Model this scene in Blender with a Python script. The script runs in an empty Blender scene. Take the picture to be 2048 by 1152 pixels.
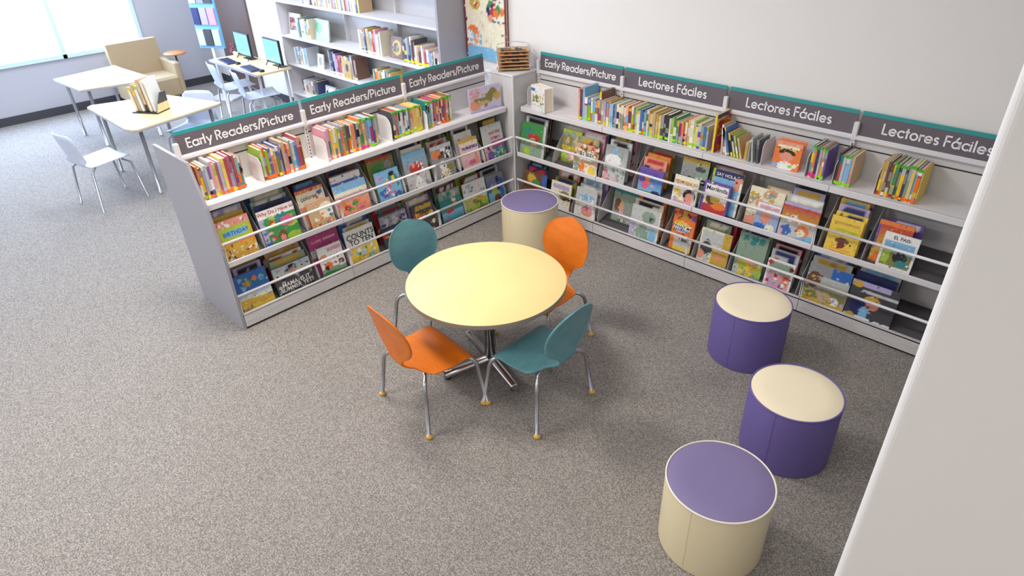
import bpy, math, random
import numpy as np
from math import sin, cos, pi, radians, sqrt
from mathutils import Vector, Matrix
SC = bpy.context.scene
COL = SC.collection
# ------------------------------------------------------------ camera
CAMP = (4.0916, -4.1421, 2.6906); YAW, PIT, ROL, FPX = 0.7906, 0.5577, -0.034, 1322.33
fw = Vector((-sin(YAW)*cos(PIT), cos(YAW)*cos(PIT), -sin(PIT)))
r0 = Vector((cos(YAW), sin(YAW), 0)); u0 = r0.cross(fw)
rr = cos(ROL)*r0 + sin(ROL)*u0; uu = -sin(ROL)*r0 + cos(ROL)*u0
cd = bpy.data.cameras.new('camera'); cam = bpy.data.objects.new('camera', cd); COL.objects.link(cam)
cd.sensor_fit = 'HORIZONTAL'; cd.sensor_width = 36; cd.lens = 36*FPX/2048; cd.clip_start = .05; cd.clip_end = 100
cam.matrix_world = Matrix(((rr.x, uu.x, -fw.x, CAMP[0]), (rr.y, uu.y, -fw.y, CAMP[1]), (rr.z, uu.z, -fw.z, CAMP[2]), (0, 0, 0, 1)))
SC.camera = cam
# ------------------------------------------------------------ world, light, exposure
W = bpy.data.worlds.new('world'); SC.world = W; W.use_nodes = True
W.node_tree.nodes['Background'].inputs[0].default_value = (.80, .90, 1, 1)
W.node_tree.nodes['Background'].inputs[1].default_value = 2.6
SC.view_settings.view_transform = 'Standard'; SC.view_settings.look = 'None'
SC.view_settings.exposure = 0.0; SC.view_settings.gamma = 1; SC.view_settings.use_curve_mapping = False
def area(name, loc, sx, sy, power, color, rot=(0, 0, 0)):
    l = bpy.data.lights.new(name, 'AREA'); l.shape = 'RECTANGLE'; l.size = sx; l.size_y = sy
    l.energy = power; l.color = color
    o = bpy.data.objects.new(name, l); o.location = loc; o.rotation_euler = rot; COL.objects.link(o); return o
WARM = (1.0, .95, .885)
for x in (-5.2, -2.6): area('ceiling_light', (x, -1.5, 3.3), 1.2, .6, 52, (.82, .90, 1))
for x, p in ((.3, 72), (3.4, 18)): area('ceiling_light', (x, -2.3, 3.3), 1.2, .6, p, WARM)
for x in (-5.2, -2.6): area('ceiling_light', (x, -4.9, 3.3), 1.2, .6, 40, (.84, .91, 1))
for x, p in ((.6, 78), (4.6, 28)): area('ceiling_light', (x, -5.0, 3.3), 1.2, .6, p, WARM)
area('window_light', (-6.9, -2.3, 1.75), 1.9, 3.2, 270, (.50, .68, 1.0), (0, radians(-90), 0))

# ------------------------------------------------------------ helpers
def lin(c):
    if isinstance(c, str):
        c = PAL[c] if c in PAL else tuple(int(c[i:i+2], 16) for i in (0, 2, 4))
    return tuple(((v/255)/12.92 if v/255 <= .04045 else ((v/255+.055)/1.055)**2.4) for v in c)
PAL = dict(red=(196, 40, 44), orange=(246, 122, 14), yellow=(246, 206, 40), lime=(168, 204, 40), green=(60, 150, 72), teal=(30, 138, 140),
    sky=(120, 184, 226), blue=(36, 104, 190), navy=(38, 44, 104), purple=(112, 76, 168), lilac=(178, 168, 214), pink=(226, 80, 140), rose=(230, 160, 180),
    maroon=(122, 32, 48), brown=(118, 76, 50), tan=(206, 172, 124), cream=(244, 232, 202), white=(242, 240, 236), grey=(150, 150, 152), silver=(196, 200, 200),
    black=(34, 32, 36), charcoal=(72, 72, 78), sage=(140, 166, 146), olive=(136, 134, 62), gold=(212, 170, 40), salmon=(236, 150, 120), magenta=(188, 60, 130))
MATS = {}
def mat(name, color, rough=.5, metal=0.0, bump=None, spec=.5, build=None):
    if name in MATS: return MATS[name]
    m = bpy.data.materials.new(name); m.use_nodes = True; nt = m.node_tree; b = nt.nodes['Principled BSDF']
    b.inputs['Base Color'].default_value = (*lin(color), 1); b.inputs['Roughness'].default_value = rough
    b.inputs['Metallic'].default_value = metal; b.inputs['Specular IOR Level'].default_value = spec
    if bump:
        tc = nt.nodes.new('ShaderNodeTexCoord'); n = nt.nodes.new('ShaderNodeTexNoise'); n.inputs['Scale'].default_value = bump[0]; n.inputs['Detail'].default_value = 4
        nt.links.new(tc.outputs['Object'], n.inputs['Vector'])
        bp = nt.nodes.new('ShaderNodeBump'); bp.inputs['Strength'].default_value = bump[1]; bp.inputs['Distance'].default_value = .004
        nt.links.new(n.outputs['Fac'], bp.inputs['Height']); nt.links.new(bp.outputs['Normal'], b.inputs['Normal'])
    if build: build(nt, b)
    MATS[name] = m; return m
def vary(scale, c1, c2, lo=.35, hi=.65, stretch=(1, 1, 1), detail=3):
    def f(nt, b):
        tc = nt.nodes.new('ShaderNodeTexCoord'); mp = nt.nodes.new('ShaderNodeMapping'); mp.inputs['Scale'].default_value = stretch
        n = nt.nodes.new('ShaderNodeTexNoise'); n.inputs['Scale'].default_value = scale; n.inputs['Detail'].default_value = detail
        cr = nt.nodes.new('ShaderNodeValToRGB'); cr.color_ramp.elements[0].position = lo; cr.color_ramp.elements[1].position = hi
        cr.color_ramp.elements[0].color = (*lin(c1), 1); cr.color_ramp.elements[1].color = (*lin(c2), 1)
        nt.links.new(tc.outputs['Object'], mp.inputs['Vector']); nt.links.new(mp.outputs[0], n.inputs['Vector'])
        nt.links.new(n.outputs['Fac'], cr.inputs[0]); nt.links.new(cr.outputs[0], b.inputs['Base Color'])
    return f
def carpet(nt, b):
    N = nt.nodes; L = nt.links
    tc = N.new('ShaderNodeTexCoord')
    n = N.new('ShaderNodeTexNoise'); n.inputs['Scale'].default_value = 170; n.inputs['Detail'].default_value = 1; n.inputs['Roughness'].default_value = .6
    cr = N.new('ShaderNodeValToRGB'); e = cr.color_ramp.elements
    e[0].position = .34; e[0].color = (*lin((116, 111, 108)), 1); e[1].position = .66; e[1].color = (*lin((180, 173, 167)), 1)
    m = e.new(.5); m.color = (*lin((144, 138, 133)), 1)
    n2 = N.new('ShaderNodeTexNoise'); n2.inputs['Scale'].default_value = 1.3; n2.inputs['Detail'].default_value = 3
    mx = N.new('ShaderNodeMix'); mx.data_type = 'RGBA'; mx.blend_type = 'MULTIPLY'; mx.inputs[0].default_value = .10
    vo = N.new('ShaderNodeTexVoronoi'); vo.inputs['Scale'].default_value = 190; sp = N.new('ShaderNodeSeparateColor')
    ma = N.new('ShaderNodeMath'); ma.operation = 'MULTIPLY_ADD'; ma.inputs[1].default_value = .30
    L.new(tc.outputs['Object'], vo.inputs[0]); L.new(vo.outputs['Color'], sp.inputs[0]); L.new(sp.outputs[0], ma.inputs[0])
    mb = N.new('ShaderNodeMath'); mb.operation = 'MULTIPLY'; mb.inputs[1].default_value = .70; L.new(n.outputs['Fac'], mb.inputs[0]); L.new(mb.outputs[0], ma.inputs[2])
    L.new(tc.outputs['Object'], n.inputs[0]); L.new(tc.outputs['Object'], n2.inputs[0])
    L.new(ma.outputs[0], cr.inputs[0]); L.new(cr.outputs[0], mx.inputs[6]); L.new(n2.outputs['Fac'], mx.inputs[7]); L.new(mx.outputs[2], b.inputs['Base Color'])
    bp = N.new('ShaderNodeBump'); bp.inputs['Strength'].default_value = .06; bp.inputs['Distance'].default_value = .002
    L.new(n.outputs['Fac'], bp.inputs['Height']); L.new(bp.outputs[0], b.inputs['Normal'])
M_carpet = mat('carpet', (130, 124, 120), .95, spec=.1, build=carpet)
M_wall = mat('wall_paint', (238, 234, 230), .8, bump=(60, .05), spec=.2)
M_wallgrey = mat('grey_wall_paint', (190, 188, 196), .8, bump=(60, .05), spec=.2)
M_ceil = mat('ceiling_tile', (235, 235, 232), .9, bump=(90, .3))
M_base = mat('dark_baseboard', (66, 66, 72), .6)
M_steel = mat('shelf_steel', (228, 225, 228), .42, bump=(150, .04))
M_steel2 = mat('shelf_back_steel', (214, 212, 213), .5, bump=(150, .04))
M_kick = mat('kick_laminate', (206, 202, 202), .5, build=vary(6, (206, 202, 202), (226, 223, 224), .3, .7, (1, 1, 22)))
M_panel = mat('darker_grey_panel', (160, 158, 166), .45, bump=(200, .05))  # panels in a darker grey than the shelf steel
M_slot = mat('dark_slot', (52, 50, 54), .7)
M_signp = mat('sign_panel', (104, 96, 104), .45)
M_teal = mat('sign_teal', (44, 152, 152), .4)
M_letter = mat('sign_letter', (244, 242, 244), .4)
M_rail = mat('white_rail', (236, 232, 234), .3)
M_cover = mat('printed_cover', (200, 200, 200), .34)
_nt = M_cover.node_tree; _a = _nt.nodes.new('ShaderNodeAttribute'); _a.attribute_name = 'art'; _nt.links.new(_a.outputs['Color'], _nt.nodes['Principled BSDF'].inputs['Base Color'])
M_page = mat('book_pages', (238, 228, 208), .8, build=vary(300, (226, 214, 190), (246, 238, 222), .3, .7, (1, 1, 1)))
M_tabtop = mat('table_laminate', (248, 222, 156), .5, spec=.3, build=vary(3, (246, 219, 152), (249, 225, 160)))
M_tabedge = mat('table_edge', (146, 132, 122), .5)
M_under = mat('table_underside', (120, 108, 98), .8)
M_chrome = mat('chrome', (215, 215, 218), .13, 1.0)
M_tube = mat('satin_steel_tube', (178, 178, 182), .28, 1.0)
def wood(c1, c2): return vary(5, c1, c2, .3, .7, (2, 14, 2))
M_orange = mat('orange_plywood', (222, 114, 12), .38, build=wood((217, 107, 8), (228, 123, 20)))
M_tealwood = mat('teal_plywood', (96, 150, 160), .38, build=wood((92, 146, 157), (104, 158, 166)))
M_foot = mat('tan_rubber', (226, 182, 84), .6)
M_black = mat('black_plastic', (30, 30, 32), .5)
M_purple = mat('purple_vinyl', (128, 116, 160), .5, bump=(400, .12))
M_purple_shade = mat('purple_vinyl_shaded', (108, 95, 160), .5, bump=(400, .12))  # darker copy of the purple vinyl, side shade put into its colour
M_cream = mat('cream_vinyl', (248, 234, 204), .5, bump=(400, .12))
M_cream_shade = mat('cream_vinyl_shaded', (226, 212, 176), .5, bump=(400, .12))  # same cream vinyl, darkened in colour for the shaded drum sides
M_piping = mat('white_piping', (240, 230, 216), .5)
M_desk = mat('pale_wood_laminate', (240, 214, 160), .4, build=wood((236, 206, 150), (246, 222, 172)))
M_deskedge = mat('grey_edge_band', (170, 172, 180), .5)
M_leg = mat('white_leg', (226, 228, 236), .35)
M_bluechair = mat('pale_blue_plastic', (206, 214, 232), .4)
M_armch = mat('tan_upholstery', (172, 150, 118), .7, bump=(200, .2))
M_armw = mat('light_wood_arm', (196, 132, 84), .4, build=wood((186, 120, 72), (206, 144, 96)))
M_brown = mat('brown_panel', (112, 92, 84), .5)
M_wire = mat('wire_metal', (206, 202, 200), .3, .8)
M_pw = mat('puzzle_wood', (204, 160, 116), .6, build=wood((190, 142, 98), (214, 172, 128)))
M_frame = mat('window_frame', (206, 230, 240), .4)
def glassb(nt, b):
    t = nt.nodes.new('ShaderNodeBsdfTransparent'); g = nt.nodes.new('ShaderNodeBsdfGlossy'); g.inputs['Roughness'].default_value = .02
    mx = nt.nodes.new('ShaderNodeMixShader'); mx.inputs[0].default_value = .06
    nt.links.new(t.outputs[0], mx.inputs[1]); nt.links.new(g.outputs[0], mx.inputs[2]); nt.links.new(mx.outputs[0], nt.nodes['Material Output'].inputs[0])
M_glass = mat('window_glass', (255, 255, 255), .02, build=glassb)
def screenb(nt, b):
    b.inputs['Emission Color'].default_value = (*lin((150, 226, 244)), 1); b.inputs['Emission Strength'].default_value = .75
M_screen = mat('lit_screen', (90, 150, 165), .2, build=screenb)
def plain(c):
    return mat('paint_' + (c if isinstance(c, str) else '%d_%d_%d' % c), c, .45)

class B:
    """collects faces, then links ONE mesh object"""
    def __init__(s): s.v = []; s.f = []; s.sm = []; s.mi = []; s.cur = 0; s.mats = []
    def m(s, mt):
        if mt not in s.mats: s.mats.append(mt)
        s.cur = s.mats.index(mt); return s
    def add(s, vs, fs, smooth=False):
        o = len(s.v); s.v += [tuple(v) for v in vs]; s.f += [tuple(i+o for i in f) for f in fs]; s.sm += [smooth]*len(fs); s.mi += [s.cur]*len(fs); return s
    def box(s, x0, x1, y0, y1, z0, z1):
        v = [(x, y, z) for x in (x0, x1) for y in (y0, y1) for z in (z0, z1)]
        return s.add(v, [(0, 1, 3, 2), (4, 6, 7, 5), (0, 4, 5, 1), (2, 3, 7, 6), (0, 2, 6, 4), (1, 5, 7, 3)])
    def rbox(s, x0, x1, y0, y1, z0, z1, r=.004):
        # chamfered box
        c = [((x0+x1)/2), ((y0+y1)/2), ((z0+z1)/2)]; h = [abs(x1-x0)/2, abs(y1-y0)/2, abs(z1-z0)/2]; r = min(r, min(h)*.9)
        vs = []; idx = {}
        for sx in (-1, 1):
            for sy in (-1, 1):
                for sz in (-1, 1):
                    for a in range(3):
                        p = [h[0]-r, h[1]-r, h[2]-r]; p[a] = h[a]
                        idx[(sx, sy, sz, a)] = len(vs); vs.append((c[0]+sx*p[0], c[1]+sy*p[1], c[2]+sz*p[2]))
        fs = []
        for a in range(3):
            o = [i for i in range(3) if i != a]
            for sg in (-1, 1):
                q = []
                for (p, r2) in ((-1, -1), (1, -1), (1, 1), (-1, 1)):
                    k = [0, 0, 0]; k[a] = sg; k[o[0]] = p; k[o[1]] = r2; q.append(idx[(k[0], k[1], k[2], a)])
                fs.append(tuple(q))
        for a in range(3):   # edges along axis a
            o = [i for i in range(3) if i != a]
            for p in (-1, 1):
                for q in (-1, 1):
                    k0 = [0, 0, 0]; k0[a] = -1; k0[o[0]] = p; k0[o[1]] = q; k1 = list(k0); k1[a] = 1
                    fs.append((idx[(*k0, o[0])], idx[(*k0, o[1])], idx[(*k1, o[1])], idx[(*k1, o[0])]))
        for sx in (-1, 1):
            for sy in (-1, 1):
                for sz in (-1, 1): fs.append(tuple(idx[(sx, sy, sz, a)] for a in range(3)))
        return s.add(vs, fs)
    def prism(s, pts, d0, d1, axis='y'):
        n = len(pts); f = {'y': lambda p, d: (p[0], d, p[1]), 'x': lambda p, d: (d, p[0], p[1]), 'z': lambda p, d: (p[0], p[1], d)}[axis]
        v = [f(p, d0) for p in pts] + [f(p, d1) for p in pts]
        return s.add(v, [tuple(range(n)), tuple(range(2*n-1, n-1, -1))] + [(i, (i+1) % n, n+(i+1) % n, n+i) for i in range(n)])
    def tube(s, pts, r, n=8, cap=True):
        pts = [Vector(p) for p in pts]; rs = r if isinstance(r, (list, tuple)) else [r]*len(pts)
        t0 = (pts[1]-pts[0]).normalized(); up = Vector((0, 0, 1)) if abs(t0.z) < .9 else Vector((1, 0, 0))
        nn = t0.cross(up).normalized(); vs = []
        for i, p in enumerate(pts):
            t = (pts[min(i+1, len(pts)-1)]-pts[max(i-1, 0)]).normalized()
            nn = (nn-t*nn.dot(t)).normalized(); bb = t.cross(nn)
            vs += [p+rs[i]*(cos(2*pi*k/n)*nn+sin(2*pi*k/n)*bb) for k in range(n)]
        fs = [(i*n+k, i*n+(k+1) % n, (i+1)*n+(k+1) % n, (i+1)*n+k) for i in range(len(pts)-1) for k in range(n)]
        s.add(vs, fs, True)
        if cap:
            o = len(s.v)-len(vs)
            s.f += [tuple(o+k for k in range(n)), tuple(o+len(vs)-1-k for k in range(n))]; s.sm += [False]*2; s.mi += [s.cur]*2
        return s
    def lathe(s, prof, n=48, cx=0, cy=0):
        vs = []; k = len(prof)
        for j in range(n):
            a = 2*pi*j/n; vs += [(cx+r*cos(a), cy+r*sin(a), z) for r, z in prof]
        return s.add(vs, [(j*k+i, ((j+1) % n)*k+i, ((j+1) % n)*k+i+1, j*k+i+1) for j in range(n) for i in range(k-1)], True)
    def build(s, name, mt=None, parent=None, loc=None, rot=None):
        me = bpy.data.meshes.new(name); me.from_pydata(s.v, [], s.f)
        for m_ in (s.mats or [mt]): me.materials.append(m_)
        me.polygons.foreach_set('use_smooth', s.sm)
        if len(s.mats) > 1: me.polygons.foreach_set('material_index', s.mi)
        me.validate(); me.update()
        o = bpy.data.objects.new(name, me); COL.objects.link(o)
        if parent: o.parent = parent
        if loc: o.location = loc
        if rot: o.rotation_euler = rot
        return o
def smooth_fix(o, ang=35):
    me = o.data
    try: me.set_sharp_from_angle(angle=radians(ang))
    except Exception: pass
def tag(o, label=None, cat=None, group=None, kind=None):
    if label: o['label'] = label
    if cat: o['category'] = cat
    if group: o['group'] = group
    if kind: o['kind'] = kind
    return o
CNAME = {'sky': 'sky-blue', 'lime': 'lime-green', 'silver': 'pale-grey', 'gold': 'golden', 'rose': 'dusty-pink', 'charcoal': 'charcoal-grey', 'sage': 'sage-green', 'cream': 'cream', 'tan': 'tan'}
def thing(name, label, cat, loc=(0, 0, 0), rot=(0, 0, 0), group=None):
    o = bpy.data.objects.new(name, None); o.empty_display_size = .05; COL.objects.link(o); o.location = loc; o.rotation_euler = rot
    return tag(o, label, cat, group)
def copy_tree(o, parent=None):
    c = o.copy(); COL.objects.link(c)
    if parent: c.parent = parent
    for ch in list(o.children): copy_tree(ch, c)
    return c
def struct(name, b, m=None): return tag(b.build(name, m), kind='structure')

# ------------------------------------------------------------ room
XL, XR, YB, YF, ZC = -7.0, 6.6, .36, -7.4, 3.4
struct('floor', B().box(XL-.1, XR+.1, YF-.1, YB+.1, -.1, 0), M_carpet)
struct('ceiling', B().box(XL-.1, XR+.1, YF-.1, YB+.1, ZC, ZC+.1), M_ceil)
struct('wall_back', B().box(XL-.1, XR+.1, YB, YB+.12, 0, ZC), M_wall)
struct('wall_front', B().box(XL-.1, XR+.1, YF-.12, YF, 0, ZC), M_wall)
struct('wall_right', B().box(XR, XR+.12, YF, YB, 0, ZC), M_wall)
wy0, wy1, wz0, wz1 = -3.9, -.66, .72, 2.6
struct('wall_left', B().box(XL-.12, XL, YF, wy0, 0, ZC).box(XL-.12, XL, wy1, YB, 0, ZC).box(XL-.12, XL, wy0, wy1, 0, wz0).box(XL-.12, XL, wy0, wy1, wz1, ZC), M_wallgrey)
b = B()
for y in (wy0, -2.85, -1.75, wy1-.05): b.box(XL-.08, XL+.03, y, y+.05, wz0, wz1)
b.box(XL-.08, XL+.03, wy0, wy1, wz0, wz0+.05).box(XL-.08, XL+.03, wy0, wy1, wz1-.05, wz1)
w1 = struct('window_1', b, M_frame)
g = B().box(XL-.05, XL-.045, wy0+.05, wy1-.05, wz0+.05, wz1-.05).build('window_pane', M_glass, w1)
struct('baseboard_left', B().box(XL, XL+.015, YF, YB, 0, .11), M_base)
struct('baseboard_back', B().box(XL, -4.05, YB-.015, YB, 0, .11), M_base)
# partition end on the right, near the camera
bb_ = B(); prof = []
PX, PY = 3.885, -2.607
for k in range(7):
    a = pi+pi/2*k/6; prof.append((PX+.025+.025*cos(a), PY+.025+.025*sin(a)))
prof += [(XR, PY), (XR, PY+.16)]
for k in range(7):
    a = pi/2+pi/2*k/6; prof.append((PX+.025+.025*cos(a), PY+.135+.025*sin(a)))
struct('wall_partition', B().prism(prof, 0, ZC, 'z'), M_wall)
struct('trim_1', B().box(-6.6, -5.55, YB-.03, YB, 0, 2.4), M_brown)

# ------------------------------------------------------------ sign lettering (monoline geometric letters)
def arc(cx, cy, r, a0, a1, n=14, ry=None):
    ry = ry or r
    return [(cx+r*cos(radians(a0+(a1-a0)*i/n)), cy+ry*sin(radians(a0+(a1-a0)*i/n))) for i in range(n+1)]
X = .64
GL = {
 'E': (.60, [[(0, 0), (0, 1)], [(0, 1), (.46, 1)], [(0, .52), (.42, .52)], [(0, 0), (.46, 0)]]),
 'a': (.84, [arc(.31, .31, .31, 0, 360, 22), [(.64, 0), (.64, X)]]),
 'r': (.42, [[(0, 0), (0, X)], arc(.24, .36, .24, 180, 70, 8)]),
 'l': (.24, [[(0, 0), (0, 1.04)]]),
 'y': (.70, [[(0, X), (.29, .04)], [(.58, X), (.17, -.32)]]),
 ' ': (.34, []),
 'R': (.70, [[(0, 0), (0, 1)], [(0, 1), (.24, 1)]+arc(.26, .74, .26, 90, -90, 12)+[(0, .48)], [(.24, .48), (.52, 0)]]),
 'e': (.80, [[(0.0, .31), (.62, .31)], arc(.31, .31, .31, 0, 318, 20)]),
 'd': (.84, [arc(.31, .31, .31, 0, 360, 22), [(.64, 0), (.64, 1.04)]]),
 's': (.50, [arc(.18, .47, .16, 40, 270, 10)+arc(.18, .15, .16, 90, -140, 10)]),
 '/': (.50, [[(0, -.12), (.36, 1.06)]]),
 'P': (.74, [[(0, 0), (0, 1)], [(0, 1), (.24, 1)]+arc(.26, .72, .28, 90, -90, 12)+[(0, .44)]]),
 'i': (.26, [[(0, 0), (0, X)], [(0, .84), (0, .86)]]),
 'c': (.66, [arc(.31, .31, .31, 48, 312, 18)]),
 't': (.42, [[(.12, 0), (.12, .92)], [(-.02, X), (.28, X)]]),
 'u': (.72, [[(0, X), (0, .25)]+arc(.25, .25, .25, 180, 360, 10)+[(.5, X)]]),
 'L': (.58, [[(0, 1), (0, 0)], [(0, 0), (.44, 0)]]),
 'o': (.82, [arc(.31, .31, .31, 0, 360, 22)]),
 'F': (.62, [[(0, 0), (0, 1)], [(0, 1), (.46, 1)], [(0, .52), (.42, .52)]]),
}
GL['á'] = (.84, GL['a'][1]+[[(.27, .80), (.42, 1.02)]])
def lettering(text, cap, x0, z0, y, parent, w=.17):
    b = B(); x = x0; h = w/2*cap
    for ch in text:
        adv, st = GL[ch]
        for pl in st:
            p = [Vector((x+a*cap, z0+c*cap)) for a, c in pl]; n = len(p); L = []; R = []
            closed = (p[0]-p[-1]).length < 1e-6 and n > 3
            for i in range(n):
                a = p[i-1] if i > 0 else (p[-2] if closed else p[i]); c = p[i+1] if i < n-1 else (p[1] if closed else p[i])
                t = (c-a).normalized(); nr = Vector((-t.y, t.x))
                e = Vector((0, 0))
                if not closed and i == 0: e = -t*h*.6
                if not closed and i == n-1: e = t*h*.6
                L.append(p[i]+nr*h+e); R.append(p[i]-nr*h+e)
            vs = [(q.x, y-.0015, q.y) for q in L]+[(q.x, y-.0015, q.y) for q in R]
            b.add(vs, [(i, i+1, n+i+1, n+i) for i in range(n-1)])
        x += (adv+.05)*cap
    return b.build('lettering', M_letter, parent)
def text_width(t): return sum(GL[c][0]+.05 for c in t)

# ------------------------------------------------------------ shelving units
BAY = .914; G0 = .018
def side_tf(side, u, off=0, z=0):
    """place a thing whose local X runs to the viewer's right, local -Y faces out; u = distance from corner of its LEFT edge"""
    return ((u, off, z), 0.0) if side == 'R' else ((-off, -u, z), pi/2)
UNITS = {}
def shelf_unit(side, k, nth, double):
    u = G0+k*BAY
    # local x 0..BAY left to right, y 0 (front) .. back
    loc, rz = side_tf(side, u if side == 'R' else u+BAY)
    where = {'R': 'against the back wall', 'L': 'in the freestanding left run'}[side]
    root = thing('shelving_unit', 'light grey steel book bin shelving bay %s, %s from the corner' % (where, nth), 'shelf', loc, (0, 0, rz), 'light grey library shelving bays')
    w = BAY; s = B(); bk = .335
    B().box(.002, w-.002, 0, .012, .018, .116).box(.002, w-.002, 0, .02, .108, .122).build('kick_panel', M_kick, root)
    B().box(.0, w, .012, bk, 0, .018).build('plinth_shadow', M_slot, root)  # dark colour stands in for the shadow line under the kick panel
    # back panels, two sheets with a dark reveal
    B().box(0, w, bk-.006, bk+.006, .02, 1.125).box(0, w, bk-.006, bk+.006, 1.135, 1.20).build('back_panel', M_steel2, root)
    B().box(0, w, bk-.004, bk+.004, 1.125, 1.135).build('panel_reveal', M_slot, root)
    for (z, ztop, nm) in ((.0855, .116, 'lower'), (.503, .5355, 'upper')):
        q = B()
        if nm == 'upper': q.rbox(.002, w-.002, .008, .022, .498, .5365, .003)
        q.box(.002, w-.002, .02, bk-.01, z-.012, z)
        q.build('bin_tray', M_steel, root)
        # raised back of the bin
        B().prism([(.02, z), (bk-.012, z+.10), (bk-.012, z+.105), (.02, z+.006)], .004, w-.004, 'x').build('bin_ramp', mat('dark_grey_mat', (84, 82, 86), .7), root)
    for zr, yr in ((.678, .0045), (.269, .0088)):
        q = B(); q.tube([(0.0, yr, zr), (w, yr, zr)], .0098, 12)
        for xx in (.006, w-.006): q.tube([(xx, yr, zr), (xx, .012, zr-.14)], .0035, 6)
        q.build('rail', M_rail, root)
    # flat display shelf with folded lip
    B().rbox(.001, w-.001, .0715, .086, .898, .9415, .003).box(.001, w-.001, .08, bk-.006, .930, .9415).build('upper_shelf', M_steel, root)
    B().rbox(0.0, w, bk-.035, bk-.004, 1.188, 1.21, .003).build('top_rail', M_steel, root)
    q = B(); q.box(-.012, .012, bk-.022, bk-.002, .02, 1.24); q.rbox(-.016, .016, bk-.034, bk-.006, 1.18, 1.30, .004)
    q.build('upright', M_steel, root)
    q = B()
    for i in range(40):
        zz = .16+i*.026
        if zz < 1.17: q.box(-.003, .003, bk-.0235, bk-.0215, zz, zz+.014)
    q.build('upright_slots', M_slot, root)
    if double:
        B().box(.002, w-.002, .64, .652, .018, .116).box(0, w, .35, .64, .08, .09).box(0, w, .35, .60, .50, .512).build('rear_tray', M_steel, root)
        B().rbox(.001, w-.001, .565, .58, .898, .9415, .003).box(0, w, .345, .57, .93, .9415).build('rear_shelf', M_steel, root)
        for zr in (.269, .678): B().tube([(0, .648, zr), (w, .648, zr)], .0065, 8).build('rail', M_rail, root)
    UNITS[(side, k)] = root
    return root
NTH = ['first', 'second', 'third', 'fourth', 'fifth']
for k in range(3): shelf_unit('L', k, NTH[k], True)
for k in range(5): shelf_unit('R', k, NTH[k], False)
# end panel (child of the last left bay; its local origin is the bay's left end)
lu = UNITS[('L', 2)]
B().prism([(-.0, 0), (.652, 0), (.70, 1.213), (.16, 1.215), (.055, .93), (-.0, .60)], -.022, -.002, 'x').build('end_panel', M_panel, lu)['label'] = 'darker grey flat end panel'
# corner column
b = B(); b.box(-.335, .0, .0, .335, 0, 1.20)
cc = thing('corner_column', 'light grey square corner filler column between the two shelving runs', 'shelf column', (0, 0, 0))
B().box(-.345, -.004, .004, .352, 0, 1.205).build('column_body', M_steel2, cc)
B().rbox(-.358, .004, -.004, .352, 1.205, 1.222, .003).build('top_cap', M_steel, cc)
B().rbox(-.008, .008, -.008, .008, .0, 1.205, .003).build('corner_post', M_steel, cc)
# bookshelf signs
SIGN = {('L', 2): 'Early Readers/Picture', ('L', 1): 'Early Readers/Picture', ('L', 0): 'Early Readers/Picture', ('R', 0): 'Early Readers/Picture',
        ('R', 1): 'Lectores Fáciles', ('R', 2): 'Lectores Fáciles', ('R', 3): 'Lectores Fáciles', ('R', 4): 'Lectores Fáciles'}
SWHERE = {('L', 2): 'at the free end of the left run', ('L', 1): 'on the middle bay of the left run', ('L', 0): 'on the left run, beside the corner column',
          ('R', 0): 'on the back wall run, beside the corner column', ('R', 1): 'above the long book row on the wall run',
          ('R', 2): 'above the orange face-out book', ('R', 3): 'on the fourth wall bay, cut off by the partition', ('R', 4): 'on the wall bay behind the partition'}
for (side, k), txt in SIGN.items():
    u = G0+k*BAY; loc, rz = side_tf(side, u if side == 'R' else u+BAY, .322, 1.2135)
    t = thing('shelf_sign', 'sign reading %s %s' % (txt, SWHERE[(side, k)]), 'sign', loc, (radians(-4), 0, rz), 'shelf header signs')
    if len(t['label'].split()) > 16: t['label'] = 'sign reading %s %s' % (txt, SWHERE[(side, k)])
    B().box(.012, BAY-.012, 0, .008, 0, .131).build('sign_panel', M_signp, t)
    B().box(.012, BAY-.012, -.0006, .0086, .131, .155).build('teal_strip', M_teal, t)
    B().box(.008, BAY-.008, -.008, -.001, -.014, .002).build('sign_holder', M_steel, t)
    cap = .060; wt = text_width(txt)*cap
    x0 = .07 if 'Early' in txt else (BAY-wt)/2
    if 'Early' in txt: cap = .775/text_width(txt); x0 = .075
    lettering(txt, cap, x0, .040, -.0008, t)

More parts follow.
